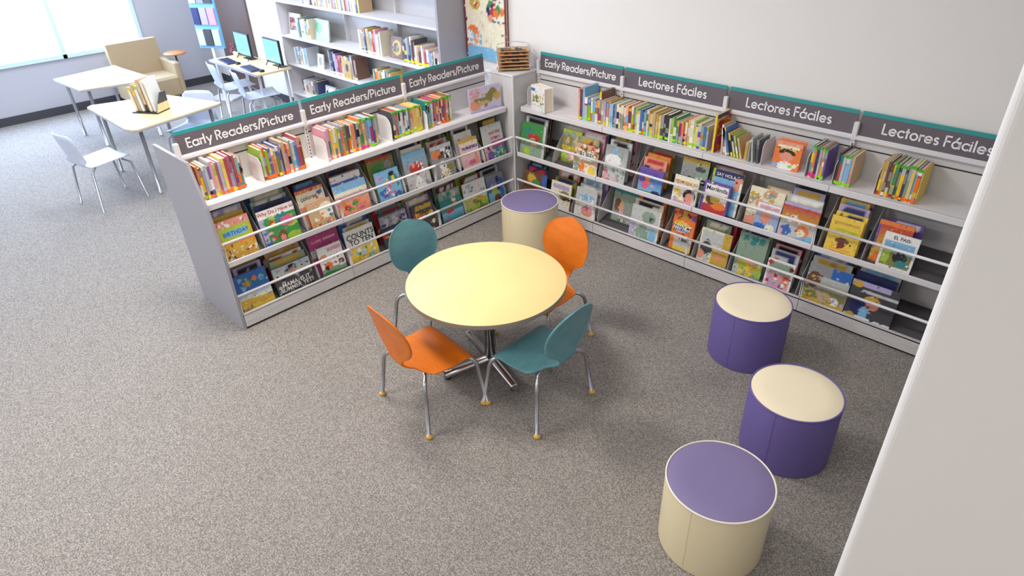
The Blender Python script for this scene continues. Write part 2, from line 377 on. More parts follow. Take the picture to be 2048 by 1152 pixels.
# ------------------------------------------------------------ cover art
random.seed(7)
RNG = np.random.RandomState(5)
def paint(base, ops, nx, nz):
    A = np.empty((nz+1, nx+1, 3)); A[:] = lin(base)
    U, V = np.meshgrid(np.linspace(0, 1, nx+1), np.linspace(0, 1, nz+1))
    for o in ops:
        k = o[0]
        if k == 'r': A[(U >= o[1]) & (U <= o[3]) & (V >= o[2]) & (V <= o[4])] = lin(o[5])
        elif k == 'e': A[((U-o[1])/o[3])**2+((V-o[2])/o[4])**2 <= 1] = lin(o[5])
        elif k == 't':   # triangle-ish hill, apex cx,top ; base half width
            A[(V < o[2]-(np.abs(U-o[1])/o[3])*(o[2]-o[4])) & (V > o[4])] = lin(o[5])
        elif k == 'w':   # wavy ground up to height h
            A[V < o[1]+.04*np.sin(U*o[3]+o[4])] = lin(o[2])
        elif k == 'g':   # printed vertical blend of two inks
            t = np.clip((V-o[3])/(o[4]-o[3]), 0, 1)[..., None]; m = (V >= o[3]) & (V <= o[4])
            A[m] = (np.array(lin(o[1]))*(1-t)+np.array(lin(o[2]))*t)[m]
        elif k == 'b':   # scattered blots: n,x0,y0,x1,y1,cols,size
            _, n, x0, y0, x1, y1, cols, sz = o
            for i in range(n):
                cx, cy = RNG.uniform(x0, x1), RNG.uniform(y0, y1); rx, ry = sz*RNG.uniform(.5, 1.3), sz*RNG.uniform(.4, 1.1)
                A[((U-cx)/rx)**2+((V-cy)/ry)**2 <= 1] = lin(cols[RNG.randint(len(cols))])
    g = A.mean(axis=2, keepdims=True)
    A = A*.88+g*.12*np.array([1.03, 1.0, .95])
    n = int(nx*nz*.05)
    for i in range(n):   # small printed flecks that pick up neighbouring inks
        a, c = RNG.randint(nz+1), RNG.randint(nx+1); p, q = min(nz, max(0, a+RNG.randint(-5, 6))), min(nx, max(0, c+RNG.randint(-5, 6)))
        w_ = RNG.randint(1, 3); A[a:a+RNG.randint(1, 3), c:c+w_] = A[p, q]*RNG.uniform(.6, 1.3)
    return np.clip(A*(1+RNG.uniform(-.09, .09, A.shape[:2])[..., None])*(1+RNG.uniform(-.04, .04, A.shape)), 0, .9)
MUTED = ['sage', 'grey', 'cream', 'silver', 'navy', 'maroon', 'tan', 'teal', 'brown', 'olive', 'charcoal', 'rose', 'lilac', 'gold', 'sky', 'white']
def random_art():
    bc = random.choice(MUTED); cs = random.sample(list(PAL), 3)
    return bc, [('r', .1, .78, .9, .9, cs[0]), ('b', 10, .1, .05, .9, .7, cs, .14)]
def face_book(w, h, t, base, ops, loc, rot, label, group, nx=34, nz=42, titles=(), name='picture_book', cat='picture book'):
    root = thing(name, label, cat, loc, rot, group)
    A = paint(base, ops, nx, nz)
    vs = [(w*i/nx, 0, h*j/nz) for j in range(nz+1) for i in range(nx+1)]; N = nx+1
    fs = [(j*N+i, j*N+i+1, (j+1)*N+i+1, (j+1)*N+i) for j in range(nz) for i in range(nx)]
    cols = A.reshape(-1, 3).tolist(); e = len(vs)
    edge = cols[(nz//2)*N]; ct = .0022
    def bx(x0, x1, y0, y1, z0, z1, c):
        o = len(vs); vs.extend([(x, y, z) for x in (x0, x1) for y in (y0, y1) for z in (z0, z1)]); cols.extend([c]*8)
        fs.extend([tuple(o+i for i in f) for f in [(0, 1, 3, 2), (4, 6, 7, 5), (0, 4, 5, 1), (2, 3, 7, 6), (0, 2, 6, 4), (1, 5, 7, 3)]])
    bx(0, w, .0002, ct, 0, h, edge); bx(0, w, t-ct, t, 0, h, edge); bx(0, ct, ct, t-ct, 0, h, edge)
    me = bpy.data.meshes.new('cover'); me.from_pydata(vs, [], fs); me.materials.append(M_cover)
    at = me.attributes.new('art', 'FLOAT_COLOR', 'POINT'); c4 = np.ones((len(vs), 4)); c4[:, :3] = cols; at.data.foreach_set('color', c4.ravel())
    c = bpy.data.objects.new('cover', me); COL.objects.link(c); c.parent = root
    B().box(ct+.0004, w-.004, ct+.0004, t-ct-.0004, .003, h-.003).build('pages', M_page, root)
    for (txt, x, z, size, col) in titles:
        cu = bpy.data.curves.new('title', 'FONT'); cu.body = txt; cu.size = size; cu.align_x = 'CENTER'; cu.space_line = .8; cu.offset = size*.012
        to = bpy.data.objects.new('title', cu); me2 = bpy.data.meshes.new_from_object(to); me2.materials.append(plain(col))
        bpy.data.objects.remove(to); bpy.data.curves.remove(cu)
        o = bpy.data.objects.new('title', me2); COL.objects.link(o); o.parent = c; o.location = (x*w, -.0012, z*h); o.rotation_euler = (pi/2, 0, 0)
    return root

K = ['red', 'orange', 'yellow', 'white', 'sky', 'green', 'rose']
FRONT = {
 'L2': {
 'a': (2.513, .236, .288, 'gold', [('r', 0, .82, 1, 1, 'salmon'), ('b', 18, .05, .86, .95, .97, ['white', 'red', 'rose'], .04), ('r', .06, .5, .94, .82, 'lime'), ('r', .2, .58, .85, .72, 'sky'), ('r', 0, .42, 1, .5, 'orange'), ('e', .5, .2, .38, .2, 'gold'), ('b', 60, .03, .02, .97, .4, ['orange', 'black', 'white', 'gold', 'orange'], .035)],
       [('BIRTHDAY', .52, .62, .038, 'blue')], 'birthday picture book with spotted orange lower cover and green title panel, nearest the end panel'),
 'b': (2.18, .278, .264, 'green', [('r', 0, .78, 1, 1, 'white'), ('r', 0, .05, .12, .78, 'lilac'), ('b', 14, .15, .4, .95, .75, ['green', 'teal', 'lime'], .12), ('e', .72, .55, .2, .14, 'pink'), ('e', .35, .6, .09, .09, 'red'), ('e', .35, .55, .06, .06, 'yellow'), ('e', .5, .2, .12, .16, 'brown'), ('e', .5, .15, .08, .09, 'salmon'), ('b', 10, .02, .02, .3, .4, ['rose', 'blue', 'red'], .05), ('e', .8, .12, .2, .1, 'lime')],
       [('Why Do I Have to', .5, .86, .036, 'red')], 'green and pink picture book titled Why Do I Have to on the left run'),
 'c': (1.893, .197, .2, 'tan', [('r', 0, .93, 1, 1, 'salmon'), ('e', .75, .6, .3, .3, 'cream'), ('b', 16, .1, .1, .9, .55, ['red', 'brown', 'cream', 'blue', 'orange'], .07)], [], 'small tan picture book with children playing, right of the green and pink one'),
 'd': (1.564, .287, .252, 'salmon', [('r', 0, .62, 1, 1, 'sky'), ('r', 0, .66, 1, .78, 'cream'), ('b', 16, .05, .05, .95, .55, ['orange', 'gold', 'red', 'pink', 'orange', 'green'], .09)], [], 'orange picture book of foxes under a sky blue band, middle of left run'),
 'e': (1.252, .227, .244, 'sky', [('r', 0, .7, .3, .9, 'lilac'), ('e', .7, .82, .14, .1, 'black'), ('b', 14, .3, .5, .9, .75, ['orange', 'salmon', 'yellow', 'teal'], .08), ('b', 22, .1, .05, .95, .45, ['pink', 'blue', 'purple', 'white', 'teal'], .08)], [], 'bright blue fairy picture book with pink flowers on the left run'),
 'f': (.952, .239, .312, 'silver', [('g', 'grey', 'sky', .5, 1), ('e', .5, .56, .3, .16, 'red'), ('b', 12, .3, .5, .75, .68, ['salmon', 'white', 'red'], .06), ('t', .5, .4, .3, .02, 'white'), ('b', 10, .02, .03, .98, .35, ['rose', 'grey', 'silver'], .06)], [], 'pale grey picture book with a big red dome shape on its cover'),
 'g': (.677, .226, .292, 'grey', [('r', 0, .9, 1, 1, 'silver'), ('e', .25, .74, .25, .1, 'orange'), ('e', .45, .66, .18, .06, 'brown'), ('b', 12, .5, .6, .95, .85, ['white', 'black', 'white'], .06), ('e', .45, .4, .16, .14, 'white'), ('e', .5, .37, .05, .04, 'black'), ('e', .8, .3, .2, .1, 'olive'), ('e', .5, .12, .26, .18, 'cream'), ('b', 10, .3, .05, .8, .25, ['black', 'brown'], .03)], [], 'grey picture book with a black and white spotted dog on its cover'),
 'h': (.381, .209, .264, 'cream', [('g', 'rose', 'cream', .1, 1), ('r', 0, .9, 1, 1, 'gold'), ('r', .1, .66, .95, .76, 'purple'), ('e', .55, .2, .2, .1, 'pink'), ('e', .8, .3, .1, .2, 'salmon')], [], 'cream and pink picture book with purple script title near the corner'),
 'i': (.071, .242, .316, 'silver', [('r', 0, 0, .35, .45, 'rose'), ('e', .2, .36, .08, .06, 'black'), ('e', .25, .15, .16, .14, 'purple'), ('r', .38, .3, 1, .5, 'magenta'), ('b', 22, .4, .02, .98, .3, ['green', 'teal', 'blue', 'green'], .07)], [('and the', .6, .72, .045, 'red'), ('Letters', .6, .58, .04, 'red')], 'grey picture book with red lettering over green rows, next to the corner column')},
 'L1': {
 'a': (2.491, .245, .28, 'blue', [('g', 'cream', 'sky', .3, .5), ('g', 'blue', 'blue', .5, 1), ('b', 14, .1, .6, .9, .95, ['blue', 'teal', 'sky'], .1), ('e', .4, .72, .1, .08, 'gold'), ('e', .62, .8, .06, .08, 'orange'), ('w', .30, 'gold', 3, 1), ('w', .18, 'yellow', 4, 2), ('b', 6, .02, .02, .3, .15, ['salmon', 'olive'], .05)], [('My', .35, .68, .05, 'gold'), ('Beach', .66, .66, .05, 'teal')], 'blue sky and yellow beach picture book in the lowest bin at the end panel'),
 'b': (2.152, .304, .224, 'charcoal', [('r', 0, .68, 1, 1, 'silver'), ('e', .5, .85, .14, .12, 'black'), ('e', .5, .76, .1, .08, 'salmon'), ('b', 8, .05, .72, .95, .95, ['grey', 'navy', 'sky'], .06), ('b', 26, .02, .02, .98, .6, ['black', 'grey', 'charcoal', 'silver'], .05)], [('MAMA, IS IT\nSUMMER YET?', .52, .30, .044, 'white')], 'dark grey picture book reading MAMA, IS IT SUMMER YET in the lowest bin'),
 'c': (1.869, .208, .24, 'white', [('w', .26, 'sage', 5, 0), ('w', .14, 'green', 4, 1), ('e', .18, .66, .14, .1, 'salmon'), ('r', .4, .8, .95, .92, 'rose'), ('e', .3, .35, .16, .12, 'orange'), ('e', .22, .28, .07, .08, 'black'), ('b', 9, .5, .3, .95, .55, ['red', 'brown', 'black', 'salmon'], .06)], [], 'white picture book with pink title and animals on a green floor, lowest bin'),
 'd': (1.555, .271, .28, 'white', [('r', .05, 0, 1, .46, 'yellow'), ('b', 30, .05, .02, .98, .42, ['lime', 'green', 'yellow', 'yellow', 'white', 'sky'], .06), ('e', .5, .28, .1, .1, 'silver')], [('COUNTS\nTO TEN', .52, .72, .062, 'black')], 'white and yellow picture book reading COUNTS TO TEN in the lowest bin'),
 'e': (1.218, .271, .3, 'charcoal', [('r', 0, .62, 1, .93, 'grey'), ('b', 14, .1, .66, .95, .9, ['navy', 'silver', 'lilac'], .08), ('r', 0, .55, 1, .6, 'navy'), ('b', 16, .02, .1, .98, .5, ['red', 'orange', 'green', 'black'], .08)], [], 'dark picture book with white swirls and red picture left of teal chair back'),
 'f': (.932, .235, .268, 'charcoal', [('r', .15, .8, .9, .95, 'gold'), ('b', 18, .05, .5, .95, .7, ['red', 'yellow', 'orange', 'green', 'yellow'], .07), ('b', 14, .05, .05, .95, .4, ['yellow', 'maroon', 'lilac', 'white', 'navy'], .08)], [], 'dark picture book with red and yellow lettering behind the teal chair back'),
 'g': (.622, .241, .284, 'teal', [('r', 0, .74, 1, 1, 'sage'), ('b', 10, .1, .8, .9, .95, ['teal', 'silver'], .07), ('g', 'teal', 'sky', 0, .35), ('e', .4, .36, .2, .07, 'red'), ('e', .66, .56, .08, .09, 'orange'), ('e', .65, .66, .1, .05, 'cream'), ('e', .15, .05, .1, .06, 'red')], [], 'teal picture book with a red fish in the lowest bin'),
 'h': (.314, .272, .276, 'white', [('w', .42, 'lime', 3, 1), ('e', .6, .35, .25, .12, 'gold'), ('b', 10, .1, .05, .9, .35, ['lime', 'green', 'olive'], .1), ('e', .25, .25, .08, .2, 'tan'), ('b', 10, .05, .7, .45, .92, ['sky', 'blue', 'silver'], .05), ('b', 7, .6, .55, .95, .65, ['navy', 'sky'], .03)], [], 'white picture book with blue lettering over a bright green meadow'),
 'i': (.085, .215, .264, 'sky', [('g', 'blue', 'grey', .4, 1), ('b', 9, .1, .4, .9, .8, ['navy', 'blue', 'lilac'], .13), ('e', .4, .4, .18, .12, 'lime'), ('e', .5, .15, .2, .12, 'brown'), ('e', .8, .3, .12, .2, 'blue')], [], 'blue picture book with a brown bear next to the corner column, lowest bin')},
 'R2': {
 'a': (.029, .291, .30, 'green', [('w', .4, 'sage', 4, 0), ('e', .28, .74, .18, .08, 'teal'), ('e', .55, .62, .28, .09, 'red'), ('b', 12, .15, .3, .7, .5, ['brown', 'olive', 'sage', 'tan'], .1), ('e', .3, .16, .14, .12, 'lime'), ('r', .9, 0, 1, 1, 'silver')], [], 'green picture book with a red bird, first in the middle tier right of the corner'),
 'b': (.462, .205, .284, 'olive', [('r', 0, .88, 1, 1, 'lime'), ('b', 18, .05, .5, .95, .88, ['tan', 'olive', 'grey', 'sage'], .12), ('r', 0, .4, 1, .5, 'gold'), ('e', .3, .2, .3, .2, 'lime'), ('e', .6, .22, .25, .16, 'salmon'), ('b', 8, .4, .1, .8, .3, ['brown', 'cream', 'rose'], .08)], [], 'olive picture book of woolly animals set back in the middle tier'),
 'c': (.663, .252, .25, 'tan', [('b', 30, .02, .45, .98, .98, ['brown', 'red', 'tan', 'cream', 'brown', 'salmon'], .09), ('e', .5, .6, .34, .13, 'white'), ('w', .34, 'cream', 3, 0), ('e', .35, .24, .14, .14, 'orange'), ('e', .8, .15, .16, .18, 'yellow'), ('e', .4, .08, .12, .07, 'salmon'), ('e', .12, .2, .12, .2, 'sage')], [('RUFF!', .5, .56, .06, 'black')], 'brown picture book with bold RUFF lettering in a white cloud'),
 'd': (.977, .22, .30, 'silver', [('g', 'silver', 'grey', .5, 1), ('b', 8, .3, .7, .95, .95, ['sky', 'grey', 'sage'], .1), ('e', .4, .62, .36, .16, 'white'), ('b', 20, .03, .04, .97, .45, ['rose', 'salmon', 'silver', 'sage', 'red'], .07)], [], 'silvery picture book with a large white title cloud and faint pink figures'),
 'e': (1.33, .218, .204, 'blue', [('r', 0, .78, 1, 1, 'purple'), ('g', 'sky', 'blue', .1, .7), ('e', .3, .5, .17, .24, 'orange'), ('e', .3, .32, .14, .14, 'pink'), ('e', .15, .6, .14, .2, 'purple'), ('e', .6, .35, .1, .05, 'rose'), ('r', 0, 0, 1, .1, 'green'), ('e', .8, .12, .2, .08, 'navy')], [], 'small deep blue underwater picture book with an orange figure'),
 'f': (1.646, .207, .22, 'cream', [('g', 'white', 'cream', 0, 1), ('r', .05, .72, .95, .84, 'tan'), ('b', 7, .1, .74, .9, .82, ['brown', 'orange'], .04), ('e', .7, .36, .26, .24, 'black'), ('e', .72, .3, .18, .18, 'salmon'), ('e', .5, .05, .5, .1, 'rose'), ('b', 10, .02, .1, .4, .5, ['cream', 'yellow', 'lilac'], .08)], [], 'cream picture book with a dark haired child on its cover'),
 'g': (1.895, .212, .24, 'purple', [('r', .06, 0, .94, .62, 'cream'), ('r', .06, .62, .94, .92, 'white'), ('r', .06, 0, .94, .3, 'red'), ('e', .65, .3, .28, .12, 'orange'), ('e', .35, .45, .2, .16, 'brown'), ('e', .5, .48, .18, .12, 'gold')], [('Merienda', .5, .74, .045, 'black')], 'purple edged picture book with white title box over a red desert'),
 'h': (2.323, .169, .196, 'white', [('g', 'sky', 'lilac', 0, .75), ('r', .1, .8, .95, .92, 'rose'), ('e', .45, .5, .22, .22, 'salmon'), ('e', .25, .14, .25, .12, 'blue'), ('e', .7, .15, .2, .14, 'cream')], [], 'small white and blue picture book with a pink face on its cover'),
 'i': (2.501, .25, .252, 'silver', [('g', 'gold', 'red', .5, .92), ('r', 0, .92, 1, 1, 'lilac'), ('b', 8, .2, .5, .6, .65, ['white', 'cream'], .06), ('e', .65, .3, .18, .16, 'orange'), ('e', .62, .24, .1, .1, 'cream'), ('e', .2, .22, .16, .14, 'blue'), ('b', 8, .05, .02, .95, .2, ['rose', 'silver', 'sky'], .1)], [], 'orange sunset picture book with a red haired child'),
 'j': (2.824, .2, .25, 'yellow', [('r', .1, .8, .9, .86, 'gold'), ('r', .2, .62, .9, .68, 'lime'), ('t', .5, .2, -.3, .45, 'maroon'), ('e', .5, .38, .22, .08, 'brown'), ('e', .5, .28, .12, .1, 'maroon'), ('r', .15, .12, .8, .15, 'orange'), ('r', .2, .05, .7, .08, 'orange')], [], 'bright yellow picture book with a brown emblem in the middle'),
 'k': (3.154, .2, .24, 'white', [('r', .06, .14, .94, .8, 'sky'), ('r', .06, .14, .94, .5, 'olive'), ('e', .6, .4, .2, .16, 'black'), ('e', .7, .25, .2, .1, 'teal'), ('e', .2, .4, .12, .2, 'lime')], [('EL PAIS', .5, .85, .03, 'black')], 'white framed picture book with a black and green photo')},
 'R1': {
 'a': (.05, .28, .264, 'brown', [('e', .35, .75, .2, .16, 'gold'), ('e', .55, .6, .18, .16, 'green'), ('e', .6, .4, .18, .13, 'red'), ('r', .8, 0, 1, 1, 'blue'), ('b', 8, .1, .1, .8, .4, ['maroon', 'green', 'gold'], .1)], [], 'brown picture book with red and green circles behind the corner stool'),
 'b': (.392, .234, .25, 'cream', [('r', .1, .75, .9, .92, 'lilac'), ('e', .7, .55, .25, .18, 'olive'), ('e', .8, .45, .2, .06, 'brown'), ('e', .45, .25, .3, .12, 'white'), ('e', .3, .32, .12, .08, 'tan'), ('r', 0, 0, 1, .12, 'white')], [], 'cream picture book with an olive leaf shape, just right of the corner stool'),
 'c': (.684, .227, .268, 'white', [('r', 0, .5, 1, 1, 'silver'), ('r', .1, .62, .9, .78, 'sky'), ('b', 8, .1, .6, .9, .8, ['white', 'sky', 'silver'], .08), ('e', .6, .3, .28, .14, 'rose'), ('e', .6, .2, .26, .1, 'salmon'), ('e', .55, .36, .14, .06, 'pink')], [], 'white and pale blue picture book with a pink bonnet'),
 'd': (1.02, .252, .32, 'sage', [('r', 0, .8, 1, 1, 'teal'), ('g', 'grey', 'sage', .2, .8), ('e', .2, .45, .14, .18, 'brown'), ('e', .36, .4, .1, .16, 'tan'), ('b', 14, .1, .03, .95, .3, ['charcoal', 'rose', 'silver', 'grey'], .08)], [], 'dim grey green picture book set far back in the lowest bin'),
 'e': (1.277, .278, .28, 'silver', [('e', .6, .72, .24, .18, 'sage'), ('e', .7, .68, .08, .08, 'charcoal'), ('e', .45, .22, .22, .24, 'sage'), ('r', .04, 0, .2, .5, 'lilac'), ('e', .8, .2, .12, .22, 'sky'), ('r', .96, 0, 1, 1, 'cream')], [], 'silver green picture book with pale blue lower corners'),
 'f': (1.65, .193, .328, 'orange', [('e', .4, .9, .4, .08, 'maroon'), ('b', 18, .02, .3, .98, .95, ['orange', 'red', 'orange', 'purple', 'gold'], .12), ('e', .42, .66, .34, .08, 'yellow'), ('e', .45, .55, .38, .09, 'white'), ('r', .2, .05, 1, .36, 'silver'), ('e', .65, .28, .2, .04, 'charcoal'), ('r', .2, .0, 1, .1, 'yellow')], [('I WANT MY\nBANANA!', .45, .555, .032, 'navy')], 'orange picture book reading I WANT MY BANANA in the lowest bin'),
 'g': (1.913, .25, .26, 'cream', [('r', .05, .55, .75, .95, 'silver'), ('r', .75, .3, 1, 1, 'gold'), ('r', .45, 0, 1, .45, 'gold'), ('e', .25, .4, .2, .22, 'charcoal'), ('e', .3, .12, .1, .12, 'silver'), ('e', .1, .2, .12, .14, 'salmon'), ('e', .7, .25, .14, .1, 'salmon')], [], 'cream and gold picture book with a dark grey elephant'),
 'h': (2.216, .221, .324, 'sage', [('b', 8, .2, .75, .9, .92, ['teal', 'sage'], .1), ('e', .5, .35, .2, .1, 'salmon'), ('b', 24, .15, .02, .9, .3, ['yellow', 'lime', 'gold', 'yellow'], .11), ('e', .1, .1, .12, .12, 'silver')], [], 'sage green picture book with a big yellow flower'),
 'i': (2.471, .198, .216, 'white', [('r', .07, .06, .93, .94, 'sage'), ('r', .07, .06, .93, .55, 'rose'), ('e', .12, .88, .1, .08, 'red'), ('e', .9, .82, .1, .08, 'maroon'), ('b', 26, .1, .08, .9, .5, ['red', 'salmon', 'lilac', 'sky', 'orange', 'white'], .08)], [], 'white edged picture book crowded with red figures behind a purple stool'),
 'j': (2.758, .283, .288, 'olive', [('g', 'olive', 'silver', .3, .72), ('r', .0, .72, .55, 1, 'grey'), ('r', .55, .72, 1, 1, 'blue'), ('e', .18, .6, .16, .2, 'brown'), ('b', 10, .05, .45, .3, .78, ['tan', 'brown'], .04), ('w', .12, 'gold', 3, 0), ('e', .52, .24, .17, .13, 'tan'), ('e', .76, .2, .12, .1, 'white'), ('b', 14, .05, .15, .95, .4, ['olive', 'lime', 'lilac', 'tan'], .06)], [], 'olive picture book of a spotted cat and a round tortoise, lowest bin'),
 'k': (3.049, .295, .27, 'charcoal', [('r', 0, .86, .8, 1, 'lilac'), ('e', .12, .9, .12, .08, 'gold'), ('r', .2, .72, 1, .8, 'silver'), ('e', .5, .55, .18, .14, 'gold'), ('e', .5, .45, .16, .12, 'salmon'), ('e', .25, .35, .18, .22, 'navy'), ('e', .4, .2, .1, .2, 'sky'), ('r', 0, 0, 1, .1, 'white'), ('e', .15, .08, .1, .07, 'gold')], [], 'black picture book with a glowing face, far right of the lowest bin')},
}
# extra book colours glimpsed behind the front one, nearest first
BEHIND = {('L2', 'a'): ['gold', 'lilac', 'sage', 'maroon'], ('L2', 'b'): ['navy', 'sage', 'sage', 'navy', 'blue'], ('L2', 'c'): ['cream', 'gold', 'blue', 'charcoal', 'maroon'], ('L2', 'd'): ['white', 'lilac', 'tan', 'brown'],
 ('L2', 'e'): ['maroon', 'maroon', 'olive', 'red'], ('L2', 'f'): ['cream', 'silver', 'sage', 'teal'], ('L2', 'g'): ['silver', 'olive', 'green'], ('L2', 'h'): ['white', 'white', 'olive', 'navy'], ('L2', 'i'): ['black', 'olive'],
 ('L1', 'a'): ['lilac', 'tan', 'navy'], ('L1', 'b'): ['sage', 'cream', 'tan', 'maroon', 'charcoal'], ('L1', 'c'): ['red', 'silver', 'magenta', 'magenta'], ('L1', 'd'): ['silver', 'blue', 'orange', 'brown'],
 ('L1', 'e'): ['teal', 'red', 'maroon', 'red'], ('L1', 'f'): ['lilac', 'gold', 'charcoal'], ('L1', 'g'): ['maroon', 'sage', 'black'], ('L1', 'h'): ['maroon', 'lime', 'gold'], ('L1', 'i'): ['silver', 'navy', 'blue'],
 ('R2', 'a'): ['silver', 'brown', 'black'], ('R2', 'b'): ['silver', 'white', 'navy'], ('R2', 'c'): ['sage', 'rose', 'lilac', 'navy'], ('R2', 'd'): ['silver', 'charcoal', 'rose', 'silver'], ('R2', 'e'): ['salmon', 'orange', 'olive'],
 ('R2', 'f'): ['cream', 'charcoal', 'sage', 'olive'], ('R2', 'g'): ['lime', 'sky', 'navy', 'rose'], ('R2', 'h'): ['teal', 'cream', 'tan'], ('R2', 'i'): ['silver', 'lilac', 'charcoal'], ('R2', 'j'): ['yellow', 'lilac', 'yellow', 'rose', 'sage'], ('R2', 'k'): ['orange', 'gold', 'purple'],
 ('R1', 'a'): ['navy', 'black'], ('R1', 'b'): ['olive', 'salmon', 'teal'], ('R1', 'c'): ['silver', 'white', 'lilac'], ('R1', 'd'): ['charcoal'], ('R1', 'e'): ['cream', 'orange', 'maroon', 'tan'], ('R1', 'f'): ['orange', 'brown', 'red'],
 ('R1', 'g'): ['sage', 'red', 'maroon'], ('R1', 'h'): ['sage', 'charcoal'], ('R1', 'i'): ['silver', 'rose', 'maroon', 'silver'], ('R1', 'j'): ['silver', 'blue', 'charcoal'], ('R1', 'k'): ['navy', 'silver', 'black']}
ORD = ['first', 'second', 'third', 'fourth', 'fifth', 'sixth']
OFF0 = {('R1', 'd'): .1, ('R2', 'b'): .07, ('R1', 'f'): .03, ('R1', 'g'): .02, ('R1', 'h'): .02}
FRONT['L2'].update({
 'c0': (1.90, .225, .275, 'cream', [('r', 0, .92, 1, 1, 'orange'), ('b', 9, .05, .93, .95, .98, ['cream', 'maroon'], .03), ('e', .82, .82, .1, .06, 'blue'), ('e', .7, .7, .05, .05, 'orange'), ('r', 0, .0, 1, .55, 'salmon')], [('colores', .42, .72, .045, 'charcoal')], 'cream book titled colores with orange dotted top edge'),
 'd0': (1.575, .262, .30, 'white', [('r', 0, .5, 1, .78, 'lilac'), ('r', 0, .78, 1, .84, 'blue'), ('e', .15, .6, .1, .06, 'salmon')], [], 'white and lilac striped book rising above the orange fox book'),
 'e0': (1.235, .25, .315, 'olive', [('r', 0, .93, 1, 1, 'red'), ('e', .4, .7, .3, .14, 'green'), ('e', .75, .75, .14, .12, 'grey')], [], 'olive green book rising above the bright blue fairy book')})
FRONT['L1'].update({'c0': (1.845, .262, .315, 'magenta', [('r', 0, .45, 1, .62, 'silver'), ('r', .1, .8, .9, .84, 'rose')], [], 'magenta picture book rising behind the white book with animals')})
FRONT['R2'].update({
 'g0': (1.925, .24, .315, 'sky', [('r', 0, .82, 1, 1, 'navy'), ('r', .75, .6, 1, .9, 'salmon'), ('r', .93, 0, 1, .8, 'white'), ('r', 0, .0, .08, 1, 'lime')], [('SAY HOLA', .45, .86, .032, 'white')], 'tall blue picture book rising behind the purple edged one'),
 'f0': (1.655, .225, .325, 'sage', [('r', 0, .9, 1, 1, 'gold'), ('e', .3, .7, .3, .16, 'grey'), ('e', .7, .78, .2, .06, 'charcoal'), ('r', 0, .45, 1, .55, 'black'), ('r', .2, .48, .9, .51, 'white')], [], 'sage landscape picture book rising behind the dark haired child book'),
 'h0': (2.235, .25, .27, 'cream', [('b', 14, .05, .4, .95, .95, ['tan', 'sage', 'gold', 'cream', 'salmon'], .1), ('w', .2, 'salmon', 3, 0)], [], 'cream and beige picture book left behind the small white blue one'),
 'k0': (3.095, .20, .275, 'orange', [('g', 'yellow', 'red', .1, .9), ('e', .3, .3, .2, .2, 'gold'), ('r', 0, .3, .08, .9, 'purple'), ('e', .25, .12, .15, .1, 'orange')], [], 'orange and yellow picture book beside the white framed one')})
OFF0.update({('L2', 'c0'): .045, ('L2', 'd0'): .03, ('L2', 'e0'): .06, ('L1', 'c0'): .05, ('R2', 'g0'): .035, ('R2', 'f0'): .06, ('R2', 'h0'): .03, ('R2', 'k0'): .04})
for _k in (('L2', 'c'), ('L2', 'd'), ('L2', 'e'), ('L1', 'c'), ('R2', 'g'), ('R2', 'f'), ('R2', 'h'), ('R2', 'k')): BEHIND[_k] = BEHIND[_k][2:]; OFF1 = None
START = {('L2', 'c'): .085, ('L2', 'd'): .07, ('L2', 'e'): .10, ('L1', 'c'): .09, ('R2', 'g'): .075, ('R2', 'f'): .10, ('R2', 'h'): .07, ('R2', 'k'): .085}
BG = {'L2': 'picture books in the middle bins of the left run', 'L1': 'picture books in the lowest bins of the left run', 'R2': 'picture books in the middle bins of the wall run', 'R1': 'picture books in the lowest bins of the wall run'}
SHORT = {}
def shorten(lbl):
    for s in (' in the lowest bin', ', lowest bin', ' on the left run', ' at the end panel', ' near the corner', ', nearest the end panel', ' next to the corner column', ', middle of left run', ', next to the corner column'): lbl = lbl.replace(s, '')
    return lbl
for row, D in FRONT.items():
    side = row[0]; zt = .505 if row[1] == '2' else .088
    th = radians(13 if side == 'L' else 10)
    for key, (u, w, h, base, ops, titles, lbl) in D.items():
        d = OFF0.get((row, key), 0)+.034
        def put(u_, w_, off, z):
            return side_tf(side, u_ if side == 'R' else u_+w_, off, z)
        ramp = lambda o: zt+.010+max(0, (o-.02))*.33
        loc, rz = put(u, w, d, ramp(d)-.006)
        t = .012
        face_book(w, h, t, base, ops, loc, (-th, 0, rz), lbl, BG[row], titles=titles)
        bl = BEHIND.get((row, key), []); n = len(bl); o = START.get((row, key), d-.002)+.002; tmax = .93-(.335 if row[1] == '2' else 0.335)
        step = min(.05, (.225-o)/max(1, n))
        words = shorten(lbl).split()
        for i, c in enumerate(bl):
            o += max(.016, step*random.uniform(.8, 1.15))
            if o > .235: o = .235+.012*(i % 3)
            wj = w*random.uniform(.88, 1.06) if w < .24 else w*random.uniform(.8, .98); uj = u+random.uniform(-.006, .012)+(.0 if side == 'L' else -.004)
            zb = ramp(o)-.004
            zc = (.885 if row[1] == '2' else .482)
            hh = max(h*random.uniform(1.0, 1.1)+.016*i, .25)
            hh = min(hh, (zc-zb)/cos(th)-.004*(n-i)); hh = max(hh, .18)
            loc, rz = put(uj, wj, o, zb)
            bc, bo = random_art(); cs = [c]+random.sample(['white', 'cream', 'red', 'navy', 'gold', 'sky', 'black'], 2)
            ops2 = [('r', .12, .84, .88, .93, cs[1]), ('b', 8, .1, .2, .9, .78, cs, .13)]
            short = ' '.join(words[:9])
            face_book(wj, hh, .013, c, ops2, loc, (-th, 0, rz), '%s book, %s behind the %s' % (CNAME.get(c, c), ORD[i], short), BG[row], 12, 14)
